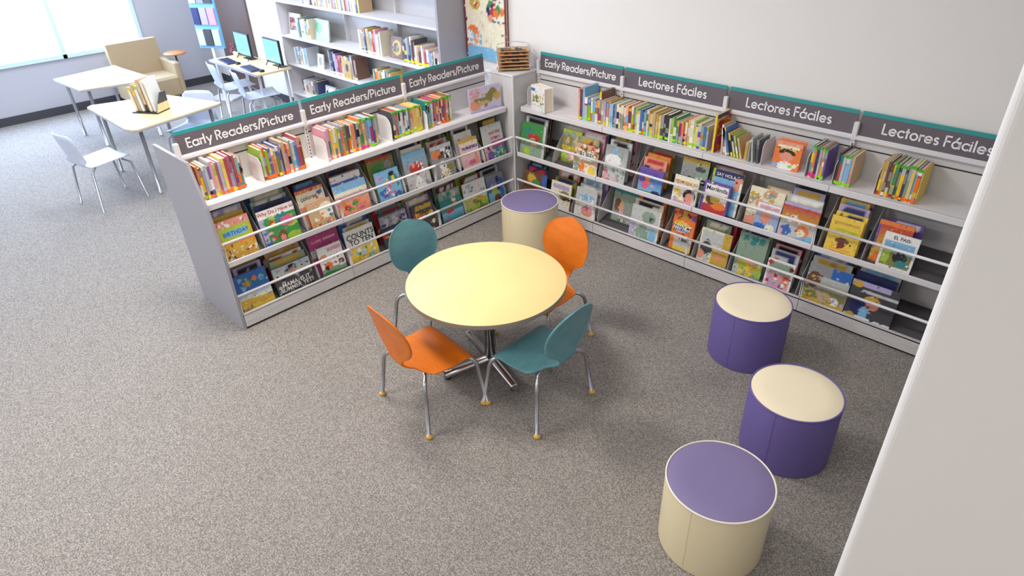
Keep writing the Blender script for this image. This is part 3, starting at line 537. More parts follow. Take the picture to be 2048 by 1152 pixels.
# dividers in the bins (belong to their bay)
def divider(side, u, z, o1=.03):
    k = int((u-G0)//BAY); root = UNITS[(side, k)]; ul = u-G0-k*BAY
    x = ul if side == 'R' else BAY-ul
    B().prism([(o1, z+.02), (.31, z+.10), (.31, z+.33), (.22, z+.31), (o1+.02, z+.12), (o1, z+.06)], x-.001, x+.001, 'x').build('bin_divider', M_steel2, root)
for (s, u, tz) in (('L', 2.47, .505), ('L', 2.13, .505), ('L', 1.86, .505), ('L', 1.515, .505), ('L', 1.228, .505), ('L', .63, .505), ('L', .34, .505), ('L', 2.12, .088), ('L', 1.836, .088), ('L', 1.2, .088), ('L', .9, .088), ('L', .6, .088),
                  ('R', .44, .505), ('R', .945, .505), ('R', 1.29, .505), ('R', 1.888, .505), ('R', 2.20, .505), ('R', 2.79, .505), ('R', 3.07, .505),
                  ('R', .655, .088), ('R', .955, .088), ('R', 1.6, .088), ('R', 1.885, .088), ('R', 2.19, .088), ('R', 2.72, .088), ('R', 3.045, .088)):
    divider(s, u, tz)

# ------------------------------------------------------------ spine-out books on the display shelves
def spine_book(t, d, h, col, loc, rot, label, group, sticker=None, top=None, pages=True, name='early_reader_book', mid=None, cat='early reader book'):
    root = thing(name, label, cat, loc, rot, group)
    vs = []; fs = []; cols = []
    c0 = np.array(lin(col))*.94+.04; c1 = np.array(lin(mid)) if mid else c0*.7+.25
    def bx(x0, x1, y0, y1, z0, z1, c):
        o = len(vs); vs.extend([(x, y, z) for x in (x0, x1) for y in (y0, y1) for z in (z0, z1)]); cols.extend([list(c)]*8)
        fs.extend([tuple(o+i for i in f) for f in [(0, 1, 3, 2), (4, 6, 7, 5), (0, 4, 5, 1), (2, 3, 7, 6), (0, 2, 6, 4), (1, 5, 7, 3)]])
    ct = min(.0018, t*.2)
    bx(0, ct, .001, d, 0, h, c0); bx(t-ct, t, .001, d, 0, h, c0)
    za = h*random.uniform(.25, .45); zb_ = h*random.uniform(.6, .8)
    cuts = sorted([0, h]+[h*random.uniform(.08, .95) for _ in range(4)])
    for q in range(len(cuts)-1):
        r = random.random(); c = c0*.8+.2*c0.mean() if r < .55 else c1 if r < .85 else np.array(lin(random.choice(['white', 'cream', 'yellow', 'white', 'lime', 'black', 'orange', 'sky'])))
        bx(0, t, 0, ct, cuts[q], cuts[q+1], c*random.uniform(.8, 1.1))
    me = bpy.data.meshes.new('cover'); me.from_pydata(vs, [], fs); me.materials.append(M_cover)
    at = me.attributes.new('art', 'FLOAT_COLOR', 'POINT'); c4 = np.ones((len(vs), 4)); c4[:, :3] = cols; at.data.foreach_set('color', c4.ravel())
    c = bpy.data.objects.new('cover', me); COL.objects.link(c); c.parent = root
    if pages: B().box(ct+.0002, t-ct-.0002, ct+.0002, d-.005, .003, h-.004).build('pages', M_page, root)
    if sticker: B().box(-.0003, t+.0003, -.0008, .008, .004+random.uniform(0, .006), .024+random.uniform(-.003, .009)).build('spine_label', plain(sticker), root)
    if top: B().box(-.0004, t+.0004, -.001, .012, h-.014, h+.0008).build('level_sticker', plain(top), root)
    return root
PAL['neon_orange'] = (255, 112, 24); PAL['neon_yellow'] = (240, 226, 20); PAL['neon_green'] = (150, 228, 30); PAL['neon_pink'] = (240, 30, 150); PAL['leaf'] = (96, 178, 60)
SPC = ['white', 'cream', 'orange', 'red', 'purple', 'teal', 'sky', 'blue', 'lilac', 'tan', 'yellow', 'green', 'maroon', 'magenta', 'silver', 'navy', 'rose', 'olive', 'salmon']
ORDN = 'first second third fourth fifth sixth seventh eighth ninth tenth eleventh twelfth thirteenth fourteenth fifteenth sixteenth seventeenth eighteenth nineteenth twentieth'.split()
def ordn(i):
    if i < 20: return ORDN[i]
    t = ['twenty', 'thirty', 'forty', 'fifty', 'sixty'][(i+1)//10-2]; r = (i+1) % 10
    return (t+'-'+ORDN[r-1]) if r else t.replace('y', 'ieth')
def row(side, ua, ub, colors, where, group, stick, tops, tavg=.0165, hr=(.215, .245), dr=(.17, .205), off=.145, z=.942, step_h=None):
    """ua..ub in distance from the corner; fills from the viewer's left to right"""
    L = abs(ub-ua); pos = 0; i = 0; sgn = 1 if side == 'R' else -1
    while pos < L-.006:
        t = min(tavg*random.uniform(.65, 1.4), L-pos)
        if L-pos-t < .006: t = L-pos
        c = colors[i] if i < len(colors) else random.choice(SPC)
        h = random.uniform(*hr); d = min(random.uniform(*dr), .186)
        if step_h: h, d = step_h(i, pos/L, h, d)
        uo = (ua+pos) if side == 'R' else (ua-pos)
        loc, rz = side_tf(side, uo, off+random.uniform(-.004, .008), z)
        st = stick(pos/L); tp = tops(pos/L)
        if st == 'neon_orange': st = random.choice(['neon_orange', 'neon_orange', 'orange', 'red', 'neon_yellow', 'lime', 'white'])
        elif st == 'neon_yellow': st = random.choice(['neon_yellow', 'neon_yellow', 'neon_green', 'yellow'])
        if tp and random.random() < .25: tp = random.choice(['lime', 'green'])
        thin = 'thin' if t < tavg else 'thick'
        spine_book(t-.0006, d, h, c, loc, (0, 0, rz), '%s %s book spine, %s from the left in %s' % (thin, CNAME.get(c, c), ordn(i), where), group, st, tp, mid=random.choice([None, None, random.choice(SPC)]))
        pos += t; i += 1
    return i
GT = 'spine-out books on the display shelf of the left run'
GR = 'spine-out books on the display shelf of the wall run'
none = lambda f: None
row('L', 2.742, 2.44, ['orange', 'brown', 'tan', 'silver', 'purple', 'silver', 'yellow', 'magenta', 'lilac', 'yellow', 'red', 'magenta', 'maroon', 'red', 'teal', 'teal', 'salmon', 'maroon'],
    'the row beside the end panel', GT, lambda f: 'neon_orange', none, off=.15)
def hump(i, f, h, d): return (h+(.03 if f < .12 else 0)-.01*f, d)
row('L', 2.305, 1.985, ['lime', 'red', 'green', 'purple', 'orange', 'gold', 'blue', 'purple', 'navy', 'tan', 'magenta', 'orange', 'sage', 'silver', 'blue', 'red', 'maroon', 'yellow'],
    'the second row from the end panel', GT, lambda f: 'neon_orange', none, off=.15, hr=(.20, .24))
row('L', 1.80, 1.345, ['rose', 'rose', 'salmon', 'yellow', 'purple', 'yellow', 'teal', 'lilac', 'orange', 'olive', 'brown', 'navy', 'cream', 'orange', 'orange', 'navy', 'silver', 'olive', 'orange', 'tan', 'brown', 'sky', 'sky', 'maroon', 'maroon'],
    'the row with pink level labels', GT, lambda f: 'neon_orange' if f < .62 else ('neon_pink' if f < .8 else 'neon_green'), lambda f: 'leaf' if f > .62 else None, off=.15, hr=(.21, .235))
row('L', 1.195, .895, ['charcoal', 'orange', 'red', 'sage', 'silver', 'white', 'salmon', 'orange', 'teal', 'sky', 'navy', 'tan', 'salmon', 'yellow', 'yellow', 'yellow', 'yellow', 'silver'],
    'the row with yellow labels', GT, lambda f: 'neon_yellow', lambda f: 'leaf', off=.15, tavg=.0145, hr=(.205, .215))
row('L', .855, .59, ['teal', 'sky', 'sage', 'silver', 'red', 'lilac', 'magenta', 'salmon', 'white', 'orange', 'white', 'red', 'orange', 'salmon', 'olive', 'maroon'],
    'the row left of the dinosaur book', GT, lambda f: 'neon_orange', lambda f: 'leaf', off=.15, tavg=.0155, hr=(.205, .22))
# wall run long row
def longh(i, f, h, d):
    if i in (0, 1): return (.25, .19)
    if i in (2,): return (.27, .186)
    if i == 9: return (.262, .186)
    return (h-.012*f, d)
row('R', .632, 1.843, ['orange', 'maroon', 'sky', 'silver', 'blue', 'white', 'sky', 'salmon', 'tan', 'brown', 'tan', 'lilac', 'red', 'gold', 'sky', 'blue', 'grey', 'cream', 'salmon', 'sage', 'orange', 'orange', 'maroon', 'white', 'maroon', 'lime', 'white', 'blue', 'blue', 'teal', 'white', 'gold', 'yellow', 'tan', 'gold', 'yellow', 'charcoal', 'black', 'black', 'white', 'lime', 'green', 'green', 'lilac', 'orange', 'orange', 'salmon', 'yellow', 'white', 'lime', 'yellow', 'silver', 'sage', 'blue', 'lilac', 'sky'],
    'the long row on the wall run', GR, lambda f: ['neon_green', 'neon_yellow', None, None][int(f*97) % 4], none, tavg=.0215, hr=(.18, .208), off=.125, step_h=longh)
# big orange and yellow activity book standing side-on
t = face_book(.2, .276, .016, 'orange', [('r', 0, .9, 1, 1, 'navy'), ('r', 0, .42, .5, .9, 'yellow'), ('b', 16, .15, .55, .95, .88, ['orange', 'red', 'yellow', 'orange'], .12), ('r', 0, .24, 1, .42, 'magenta'), ('r', 0, 0, 1, .24, 'red'), ('b', 10, .05, .02, .9, .25, ['orange', 'red', 'brown'], .1)],
    (1.898, .125, .942), (0, 0, pi/2), 'large orange and yellow book standing sideways at the end of the long row', GR)
def flip_book(root): pass
LEAN = [(1.928, .014, .215, 'tan', -4), (1.948, .014, .19, 'magenta', -8), (1.966, .012, .20, 'white', -14), (1.982, .016, .20, 'blue', -16), (2.012, .012, .17, 'yellow', -16), (2.034, .012, .16, 'silver', -17), (2.058, .012, .16, 'lime', -18), (2.08, .014, .15, 'tan', -17)]
for i, (u, tt, h, c, a) in enumerate(LEAN):
    spine_book(tt, .17, h, c, (u+.022, .135, .9425), (0, radians(a), 0), 'leaning %s book, %s to the right of the sideways orange book' % (CNAME.get(c, c), ordn(i)), GR, 'neon_yellow' if i in (3, 4, 5, 6) else None, None)
spine_book(.02, .15, .135, 'gold', (2.132, .13, .942), (0, 0, 0), 'short upright golden yellow book against the bookend', GR)
spine_book(.012, .16, .165, 'silver', (2.19, .13, .9425), (0, radians(-9), 0), 'thin silver book leaning between two grey bookends', GR)
spine_book(.016, .16, .165, 'charcoal', (2.222, .13, .9425), (0, radians(-5), 0), 'dark charcoal book leaning between two grey bookends', GR)
row('R', 2.588, 2.69, ['teal', 'orange', 'navy', 'silver', 'salmon', 'green'], 'the group beside the orange face-out book', GR, lambda f: 'neon_pink' if f < .45 else 'neon_green', lambda f: 'leaf', tavg=.017, hr=(.20, .215), off=.125)
row('R', 2.765, 2.862, ['black', 'red', 'silver', 'sky', 'gold', 'tan'], 'the group below the last signpost', GR, lambda f: 'neon_green', lambda f: 'leaf' if .2 < f < .7 else None, tavg=.0165, hr=(.195, .215), off=.115)
row('R', 3.022, 3.25, ['gold', 'gold', 'brown', 'brown', 'olive', 'green', 'charcoal', 'silver', 'navy', 'sage', 'yellow'], 'the group past the empty space', GR, lambda f: 'neon_orange', lambda f: 'leaf' if f > .2 else None, tavg=.0165, hr=(.21, .225), off=.115)
# face-out books on the display shelf
PAL['pale_lilac'] = (206, 196, 226)
face_book(.34, .21, .02, 'pale_lilac', [('e', .12, .75, .14, .2, 'rose'), ('b', 10, .02, .6, .3, .95, ['rose', 'salmon', 'pink', 'sage'], .06), ('e', .38, .42, .34, .17, 'olive'), ('e', .36, .34, .28, .1, 'tan'), ('e', .62, .56, .12, .14, 'olive'), ('e', .74, .68, .14, .2, 'olive'), ('e', .86, .52, .12, .16, 'gold'), ('r', .2, .12, .3, .3, 'tan'), ('r', .46, .14, .56, .3, 'olive'), ('e', .1, .3, .14, .2, 'salmon'), ('w', .07, 'lilac', 3, 0)],
    (-.145, -.375, .942), (radians(-4), 0, radians(90-6)), 'wide lilac picture book with a green dinosaur facing out near the corner', GT, 30, 22)
tb = face_book(.21, .205, .09, 'white', [('e', .15, .84, .17, .07, 'blue'), ('r', .12, .3, .9, .66, 'cream'), ('b', 22, .12, .3, .9, .64, ['maroon', 'brown', 'green', 'tan', 'cream', 'olive'], .07), ('r', .15, .2, .85, .24, 'silver')],
    (.125, .10, .942), (0, 0, radians(-14)), 'thick white boxed picture book facing out right of the corner column', GR, 24, 24, name='boxed_book')
face_book(.185, .185, .02, 'orange', [('r', 0, .88, 1, 1, 'salmon'), ('r', .1, .78, .9, .86, 'cream'), ('e', .5, .72, .3, .06, 'yellow'), ('e', .48, .62, .3, .12, 'black'), ('e', .48, .46, .26, .17, 'salmon'), ('e', .5, .12, .3, .18, 'white'), ('e', .12, .1, .12, .1, 'sky'), ('e', .7, .14, .09, .06, 'lime'), ('e', .85, .2, .08, .08, 'cream')],
    (2.325, .15, .942), (radians(-7), 0, 0), 'orange face-out picture book with a black haired child, between bookends', GR)
face_book(.18, .19, .014, 'salmon', [('r', .1, .7, .9, .9, 'orange')], (2.33, .20, .942), (radians(-6), 0, 0), 'salmon book just behind the orange face-out book', GR, 10, 10)
face_book(.2, .235, .05, 'rose', [('b', 10, .1, .3, .9, .9, ['white', 'salmon', 'pink'], .12)], (-.30, -1.80, .942), (0, 0, pi), 'pale pink book lying side-on behind the bookend of the pink labelled row', GT, 8, 8) if False else None
# bookends
def bookend(side, u, where, h=.2, curve=False, d=.15):
    loc, rz = side_tf(side, u, .12, .9422)
    t = thing('bookend', 'plain light grey metal bookend %s' % where, 'bookend', loc, (0, 0, rz), 'grey bookends on the display shelves')
    if curve:
        pts = [(0, 0), (d+.02, 0), (d+.02, h)]+[(d*.55-d*.55*sin(radians(a)), h*.55+h*.45*cos(radians(a))) for a in range(0, 91, 10)]
    else: pts = [(0, 0), (d+.02, 0), (d+.02, h), (.03, h), (0, h*.8)]
    B().prism(pts, -.0015, .0015, 'x').build('upright_plate', M_steel, t)
    B().box(-.05 if side == 'R' else .0015, -.0015 if side == 'R' else .05, .02, d, 0, .0015).build('foot_plate', M_steel, t)
    return t
bookend('L', 2.325, 'left of the second book row on the left run', .175)
bookend('L', 1.816, 'left of the book row with pink labels', .17)
bookend('L', 1.235, 'with a rounded top left of the yellow labelled row', .19, True)
bookend('L', .874, 'with a white card between yellow and orange labelled rows', .15)
bookend('R', 2.165, 'right of the short golden book', .17)
bookend('R', 2.262, 'left of the orange face-out book', .165)
bookend('R', 2.572, 'right of the orange face-out book', .16)
bookend('R', 2.752, 'left of the group with the red spine', .15)
bookend('R', 3.01, 'left of the group past the empty space', .16)
bookend('R', .06, 'at the corner end of the wall run', .17, d=.18)

# ------------------------------------------------------------ round table
TX, TY, TZ = 1.57, -1.862, .64
tb = thing('round_table', 'round pale yellow laminate table on a chrome cross base in the middle', 'table', (TX, TY, 0))
R_ = .482
o = B().lathe([(0, TZ), (R_-.003, TZ), (R_, TZ-.002)], 96).build('tabletop', M_tabtop, tb); smooth_fix(o)
o = B().lathe([(R_, TZ-.002), (R_+.001, TZ-.004), (R_+.001, TZ-.028), (R_-.002, TZ-.03), (0, TZ-.03)], 96).m(M_tabedge).build('edge_band', M_tabedge, tb); smooth_fix(o)
B().lathe([(0, .045), (.038, .045), (.038, TZ-.045), (.12, TZ-.04), (.12, TZ-.031), (0, TZ-.031)], 32).build('column', M_chrome, tb)
smooth_fix(tb.children[-1])
for a in (-108, -17, 72, 163):
    ca, sa = cos(radians(a)), sin(radians(a))
    q = B(); q.tube([(ca*.02, sa*.02, .045), (ca*.32, sa*.32, .036), (ca*.335, sa*.335, .036)], [.030, .028, .022], 14)
    q.build('base_arm', M_chrome, tb)
    B().lathe([(0, 0), (.018, 0), (.018, .014), (0, .014)], 12, ca*.30, sa*.30).build('glide', M_black, tb)

# ------------------------------------------------------------ kids' chairs
def chair_shell():
    """one bent plywood sheet: seat, narrow waist, oval back; local +Y is forward"""
    # profile along s: (y, z, halfwidth)
    P = []
    for k in range(17):   # seat from front to waist
        t = k/16; y = .19-.345*t
        z = .372+.010*math.exp(-((t-.22)/.16)**2)-.034*max(0, 1-t/.2)**2-.006*sin(pi*t)
        if t < .09: hw = .176+.034*sqrt(t/.09)
        elif t < .80: hw = .212-.006*t
        else: hw = .207-.125*((t-.80)/.20)**2.2
        P.append((y, z, hw))
    # bend
    cx, cz, rb = -.155, .372+.062, .062
    for k in range(1, 7):
        a = radians(270-k*13); P.append((cx+rb*cos(a)*1.0, cz+rb*sin(a), [.080, .068, .062, .062, .064, .070][k-1]))
    y0, z0, _ = P[-1]
    n = 20; H = .342
    for k in range(1, n+1):
        t = k/n; y = y0-.075*t+.02*sin(pi*t); z = z0+.022+H*t
        v = 2*(z-(z0+.022+H*.5))/H
        hw = .192*sqrt(max(0, 1-min(1, abs(v))**2.2))
        P.append((y, z, max(hw, .064 if t < .12 else .02 if t >= 1 else .03)))
    return P
def build_chair(matl, label, group, loc, rz, name='child_chair'):
    root = thing(name, label, 'chair', loc, (0, 0, rz), group)
    P = chair_shell(); nx = 14; th = .009
    vs = []; N = len(P)
    for i, (y, z, hw) in enumerate(P):
        a = P[max(0, i-1)]; c = P[min(N-1, i+1)]; t = Vector((0, c[0]-a[0], c[1]-a[1])).normalized(); nr = Vector((0, -t.z, t.y))  # towards the sitter
        if nr.z < 0 and i < 18: nr = -nr
        for j in range(nx+1):
            s = -1+2*j/nx; ss = sin(s*pi/2)
            seat = max(0, 1-i/17)
            dish = (.012*s*s) if i >= 18 else (.010*s*s)
            p = Vector((hw*ss, y, z))
            if i >= 23: p.y += .016*s*s*(hw/.19)
            else: p.z += dish-.018*seat*s*s
            vs.append(p)
    # back normal consistent: offset downward/backward
    vb = []
    for i in range(N):
        a = P[max(0, i-1)]; c = P[min(N-1, i+1)]; t = Vector((0, c[0]-a[0], c[1]-a[1])).normalized()
        nr = Vector((0, t.z, -t.y)); nr = -nr if nr.z > 0 and i < 17 else nr
        if i >= 17: nr = Vector((0, -abs(t.z), -abs(t.y))).normalized()
        for j in range(nx+1): vb.append(vs[i*(nx+1)+j]+nr*th)
    M = nx+1; fs = []
    for i in range(N-1):
        for j in range(nx): fs.append((i*M+j, i*M+j+1, (i+1)*M+j+1, (i+1)*M+j))
    o = N*M
    fb = [tuple(o+q for q in reversed(f)) for f in fs]
    side = []
    loop = [j for j in range(M)]+[i*M+nx for i in range(1, N)]+[(N-1)*M+j for j in range(nx-1, -1, -1)]+[i*M for i in range(N-2, 0, -1)]
    for q in range(len(loop)):
        a_, b_ = loop[q], loop[(q+1) % len(loop)]; side.append((a_, o+a_, o+b_, b_))
    bm = B(); bm.add(vs+vb, fs+fb, True)
    bm.f += side; bm.sm += [False]*len(side); bm.mi += [0]*len(side)
    sh = bm.build('seat_shell', matl, root); smooth_fix(sh, 40)
    md = sh.modifiers.new('subdivision', 'SUBSURF'); md.levels = 1; md.render_levels = 1
    # under-frame
    B().tube([(-.10, -.10, .352), (.10, -.10, .352)], .011, 10).tube([(-.10, .10, .348), (.10, .10, .348)], .011, 10).tube([(-.0, -.10, .352), (0, .10, .348)], .010, 8).build('under_frame', M_tube, root)
    for sx in (-1, 1):
        for sy in (-1, 1):
            fx, fy = .252*sx, .212*sy+(-.0)
            zt = .350
            pts = [(.10*sx, .10*sy, zt)]
            kx, ky = .185*sx, .165*sy
            e = Vector((fx, fy, .02)); kpt = Vector((kx+.025*sx, ky+.012*sy, .335))
            p0 = Vector((.10*sx, .10*sy, zt))
            for t in np.linspace(0, 1, 9)[1:]:
                q = (1-t)**2*p0.lerp(kpt, .62)+2*t*(1-t)*kpt+t*t*kpt.lerp(e, .18); pts.append(tuple(q))
            pts.append(tuple(e))
            lg = B().tube(pts, .0125, 12).build('leg', M_tube, root)
            B().lathe([(0, 0), (.017, 0), (.021, .007), (.020, .016), (.013, .026), (0, .028)], 16, fx, fy).build('foot_cap', M_foot, lg)
    return root
build_chair(M_orange, 'orange bent plywood child chair nearest the camera, left of the teal one', 'child chairs around the round table', (1.563, -2.335, 0), radians(-5))
build_chair(M_tealwood, 'teal bent plywood child chair in front, right of the orange one', 'child chairs around the round table', (2.025, -1.905, 0), radians(91))
build_chair(M_orange, 'orange bent plywood child chair behind the table, beside the corner stool', 'child chairs around the round table', (1.605, -1.40, 0), radians(180))
build_chair(M_tealwood, 'teal bent plywood child chair left behind the table, backing onto the low shelves', 'child chairs around the round table', (1.09, -1.865, 0), radians(-92))

# ------------------------------------------------------------ drum stools
def stool(x, y, r, body, top, pipe, label):
    h = .392
    t = thing('drum_stool', label, 'stool', (x, y, 0), (0, 0, 0), 'drum stools')
    o = B().lathe([(0, 0), (r-.006, 0), (r-.001, .004), (r-.001, h-.01), (r-.004, h-.003), (0, h-.004)], 96).build('upholstered_side', body, t); smooth_fix(o)
    o = B().lathe([(0, h+.002), (r*.6, h+.0018), (r-.012, h+.0005), (r-.006, h-.003)], 96).build('seat_pad', top, t)
    pr = B(); prf = [(r-.003+.0042*cos(a), h-.0015+.0042*sin(a)) for a in [2*pi*k/8 for k in range(9)]]
    pr.lathe(prf, 96); pr.build('piping', pipe, t)
    B().box(-.0015, .0015, -(r+.0002), -(r-.002), .004, h-.008).build('seam', body, t)
stool(.625, -.47, .238, M_cream_shade, M_purple, M_piping, 'cream sided drum stool with purple top in the shelving corner')
stool(2.711, -.66, .232, M_purple_shade, M_cream, M_purple_shade, 'purple drum stool with cream top nearest the wall shelves')
stool(3.274, -1.295, .231, M_purple_shade, M_cream, M_purple_shade, 'purple drum stool with cream top between the other two right hand stools')
stool(3.283, -2.083, .238, M_cream_shade, M_purple, M_piping, 'cream sided drum stool with purple top nearest the camera')

# ------------------------------------------------------------ corner cap: puzzle rack and toys
ang = radians(48)
pr = thing('puzzle_rack', 'chrome wire rack holding a stack of wooden puzzles on the corner cap', 'rack', (-.085, .110, 1.222), (0, 0, ang))
q = B()
for x in (-.14, .14):
    for y in (-.0, .17):
        q.tube([(x, y, 0), (x, y, .20)], .0025, 6)
    q.tube([(x, 0, .20), (x, .17, .20)], .0025, 6); q.tube([(x, 0, .005), (x, .17, .005)], .0025, 6)
    for k in range(7): q.tube([(x, 0, .012+k*.03), (x, .17, .012+k*.03)], .0018, 5)
q.tube([(-.14, .17, .20)]+[(-.14+.28*k/8, .17, .20+.02*sin(pi*k/8)) for k in range(1, 8)]+[(.14, .17, .20)], .0025, 6)
q.tube([(-.14, .0, .20)]+[(-.14+.28*k/8, .0, .20+.012*sin(pi*k/8)) for k in range(1, 8)]+[(.14, .0, .20)], .0022, 6)
q.build('wire_frame', M_wire, pr)
PZ = [('gold', 'olive'), ('maroon', 'brown'), ('charcoal', 'tan'), ('brown', 'maroon'), ('orange', 'brown'), ('brown', 'black')]
for k in range(6):
    z = 1.222+.0165+k*.03
    t = thing('wooden_puzzle', 'wooden tray puzzle, %s from the bottom of the wire rack' % ORDN[k], 'puzzle', (-.085, .110, z), (0, 0, ang), 'wooden puzzles in the wire rack')
    B().rbox(-.135, .135, -.006, .165, 0, .008, .002).build('tray', M_pw, t)
    q = B()
    rg = random.Random(k)
    for j in range(7):
        x = -.11+j*.032; q.m(plain(rg.choice(PZ[k]))).rbox(x, x+.028, .004, .03+rg.random()*.1, .008, .0135, .001)
    q.build('puzzle_pieces', None, t)
t = thing('toy_figure', 'small red and green toy on the corner cap left of the puzzle rack', 'toy', (-.24, .09, 1.222), (0, 0, .7))
B().lathe([(0, 0), (.03, .004), (.034, .012), (.02, .02), (0, .022)], 20).build('red_base', plain('red'), t)
B().lathe([(0, .02), (.022, .026), (.026, .045), (.014, .06), (0, .064)], 20, -.0, .03).build('green_body', plain('green'), t)
t = thing('toy_figure', 'colourful plush toy with white head standing behind the red and green toy', 'toy', (-.26, .19, 1.222), (0, 0, .5))
B().lathe([(0, 0), (.04, .004), (.045, .04), (.025, .075), (0, .08)], 20).build('body', plain('salmon'), t)
B().lathe([(0, .07), (.026, .08), (.032, .1), (.022, .122), (0, .128)], 20).build('head', plain('white'), t)
B().lathe([(0, .122), (.02, .124), (.026, .130), (.012, .14), (0, .142)], 20).build('hat', plain('sage'), t)
for ch in tb.children:
    if ch.name.startswith('pages'): ch.data.materials[0] = plain('white'); ch['label'] = 'plain white box side'
t = face_book(.56, .62, .02, 'cream', [('e', .28, .80, .12, .09, 'gold'), ('e', .3, .78, .05, .05, 'red'), ('e', .12, .9, .05, .05, 'lilac'), ('e', .75, .72, .2, .16, 'navy'), ('e', .78, .72, .16, .14, 'cream'), ('b', 12, .62, .6, .92, .82, ['orange', 'red', 'green', 'salmon', 'white'], .06), ('e', .2, .42, .12, .07, 'orange'), ('e', .16, .36, .1, .05, 'brown'), ('b', 14, .08, .15, .38, .4, ['orange', 'white', 'brown', 'sky', 'salmon'], .06), ('w', .16, 'sky', 4, 0), ('r', 0, 0, .035, 1, 'maroon'), ('r', .965, 0, 1, 1, 'maroon')],
   (-.94, .325, 1.20), (0, 0, 0), 'tall cream poster board with red side edges behind the corner cap', None, 36, 40, name='poster_board')
t['category'] = 'poster'
for ch in t.children:
    if ch.name.startswith('cover'): ch.name = 'printed_face'
    if ch.name.startswith('pages'): ch.name = 'board_core'

# ------------------------------------------------------------ far shelves against the back wall
FX0, FX1 = -4.0, -.98
fs_ = thing('bookcase', 'long white bookcase against the back wall beyond the left run', 'bookcase', (0, 0, 0))
zs = [.08, .395, .765, 1.10, 1.5, 1.84]
for z in zs: B().rbox(FX0, FX1, .0, .335, z-.022, z, .003).build('shelf_board', M_steel, fs_)
B().box(FX0, FX1, .335, .352, 0, 1.9).build('back_panel', M_steel2, fs_)
B().box(FX1, FX1+.03, .0, .352, 0, 1.9).build('side_panel', M_panel, fs_)
B().box(FX0-.02, FX0, .0, .352, 0, 1.9).build('side_panel', M_steel, fs_)
for x in (-2.98, -1.98): B().box(x-.01, x+.01, .28, .335, 0, 1.9).build('upright', M_steel2, fs_)
GF = 'books on the far white bookcase'
def far_row(x0, x1, z, cols, where, tavg=.03, hr=(.19, .24), st=None, off=.05):
    x = x0; i = 0
    while x < x1-.008:
        t = min(tavg*random.uniform(.7, 1.3), x1-x); c = cols[i % len(cols)]
        spine_book(t-.001, .17, random.uniform(*hr), c, (x, off+random.uniform(0, .01), z+.0003), (0, 0, 0), '%s spine, %s in %s of the far bookcase' % (CNAME.get(c, c), ordn(i), where), GF, st, None, name='library_book', cat='library book')
        x += t; i += 1
far_row(-3.86, -3.56, .765, ['white', 'sky', 'silver', 'sky', 'white', 'lilac'], 'the pale group beside the desk', .035, (.17, .22))
far_row(-3.08, -2.52, .765, ['grey', 'navy', 'navy', 'lilac', 'magenta', 'red', 'maroon', 'cream', 'tan', 'brown', 'purple', 'silver', 'maroon', 'brown'], 'the red and purple group', .04, (.22, .27), 'cream')
far_row(-2.2, -1.86, .765, ['sage', 'white', 'gold', 'orange', 'gold', 'silver', 'white', 'cream', 'olive'], 'the yellow group', .03, (.16, .2))
far_row(-2.0, -1.86, .395, ['white', 'charcoal', 'silver'], 'the low end group', .03)
far_row(-3.82, -3.45, .395, ['navy', 'white', 'silver', 'lilac', 'silver', 'tan', 'brown', 'black', 'charcoal'], 'the lowest left group', .04, (.17, .21), 'cream')
far_row(-2.9, -2.62, .395, ['silver', 'brown', 'maroon', 'brown', 'sage'], 'the lowest right group', .045, (.15, .19))
far_row(-2.38, -1.98, 1.10, ['cream', 'tan', 'sky', 'navy', 'tan', 'gold', 'sage', 'orange', 'red', 'rose', 'white', 'silver'], 'the upper middle group', .033, (.2, .26), 'cream')
far_row(-1.62, -1.42, 1.10, ['charcoal', 'navy', 'silver', 'black', 'white', 'maroon'], 'the upper dark group', .032, (.2, .26), 'neon_yellow')
far_row(-1.42, -1.2, 1.10, ['cream', 'tan', 'maroon', 'white', 'silver', 'red'], 'the group with yellow labels', .034, (.17, .2), 'neon_yellow')
far_row(-1.2, -1.0, 1.10, ['lilac', 'sky', 'sage', 'cream', 'rose', 'magenta', 'lime'], 'the pastel group at the right end', .026, (.14, .17))
far_row(-3.7, -3.4, 1.10, ['white', 'teal', 'sage', 'cream'], 'the upper left group', .04, (.19, .23))
far_row(-3.5, -2.3, 1.5, ['white', 'navy', 'tan', 'red', 'sage', 'maroon', 'silver', 'gold'], 'the top row', .034, (.19, .24))
def far_face(x, z, w, h, base, ops, lbl, off=.09, tilt=8):
    return face_book(w, h, .016, base, ops, (x, off, z), (-radians(tilt), 0, 0), lbl, GF, 20, 22, name='library_book', cat='library book')
far_face(-3.95, 1.10, .26, .25, 'white', [('r', .1, .2, .9, .8, 'maroon'), ('r', .15, .45, .8, .55, 'salmon'), ('r', .15, .25, .8, .35, 'brown')], 'white book with dark red cover picture facing out, top left of the far bookcase')
far_face(-3.36, 1.10, .3, .24, 'sage', [('e', .3, .6, .25, .25, 'green'), ('e', .7, .5, .2, .3, 'tan')], 'green and tan picture book facing out on the far bookcase')
far_face(-1.9, 1.10, .22, .22, 'brown', [('e', .55, .5, .34, .34, 'gold'), ('e', .5, .5, .2, .22, 'charcoal'), ('e', .6, .45, .15, .15, 'olive')], 'brown face-out book with a golden round picture on the far bookcase')
far_face(-3.42, .765, .13, .17, 'white', [('r', .25, .25, .75, .8, 'grey')], 'small white framed book standing alone near the desk')
far_face(-3.36, .395, .22, .17, 'silver', [('r', .1, .3, .8, .9, 'white'), ('e', .2, .5, .1, .2, 'black')], 'white book facing out in the lowest row of the far bookcase')
far_face(-3.1, .395, .16, .16, 'white', [('e', .4, .45, .2, .22, 'charcoal')], 'small white book with a dark round picture in the lowest row')
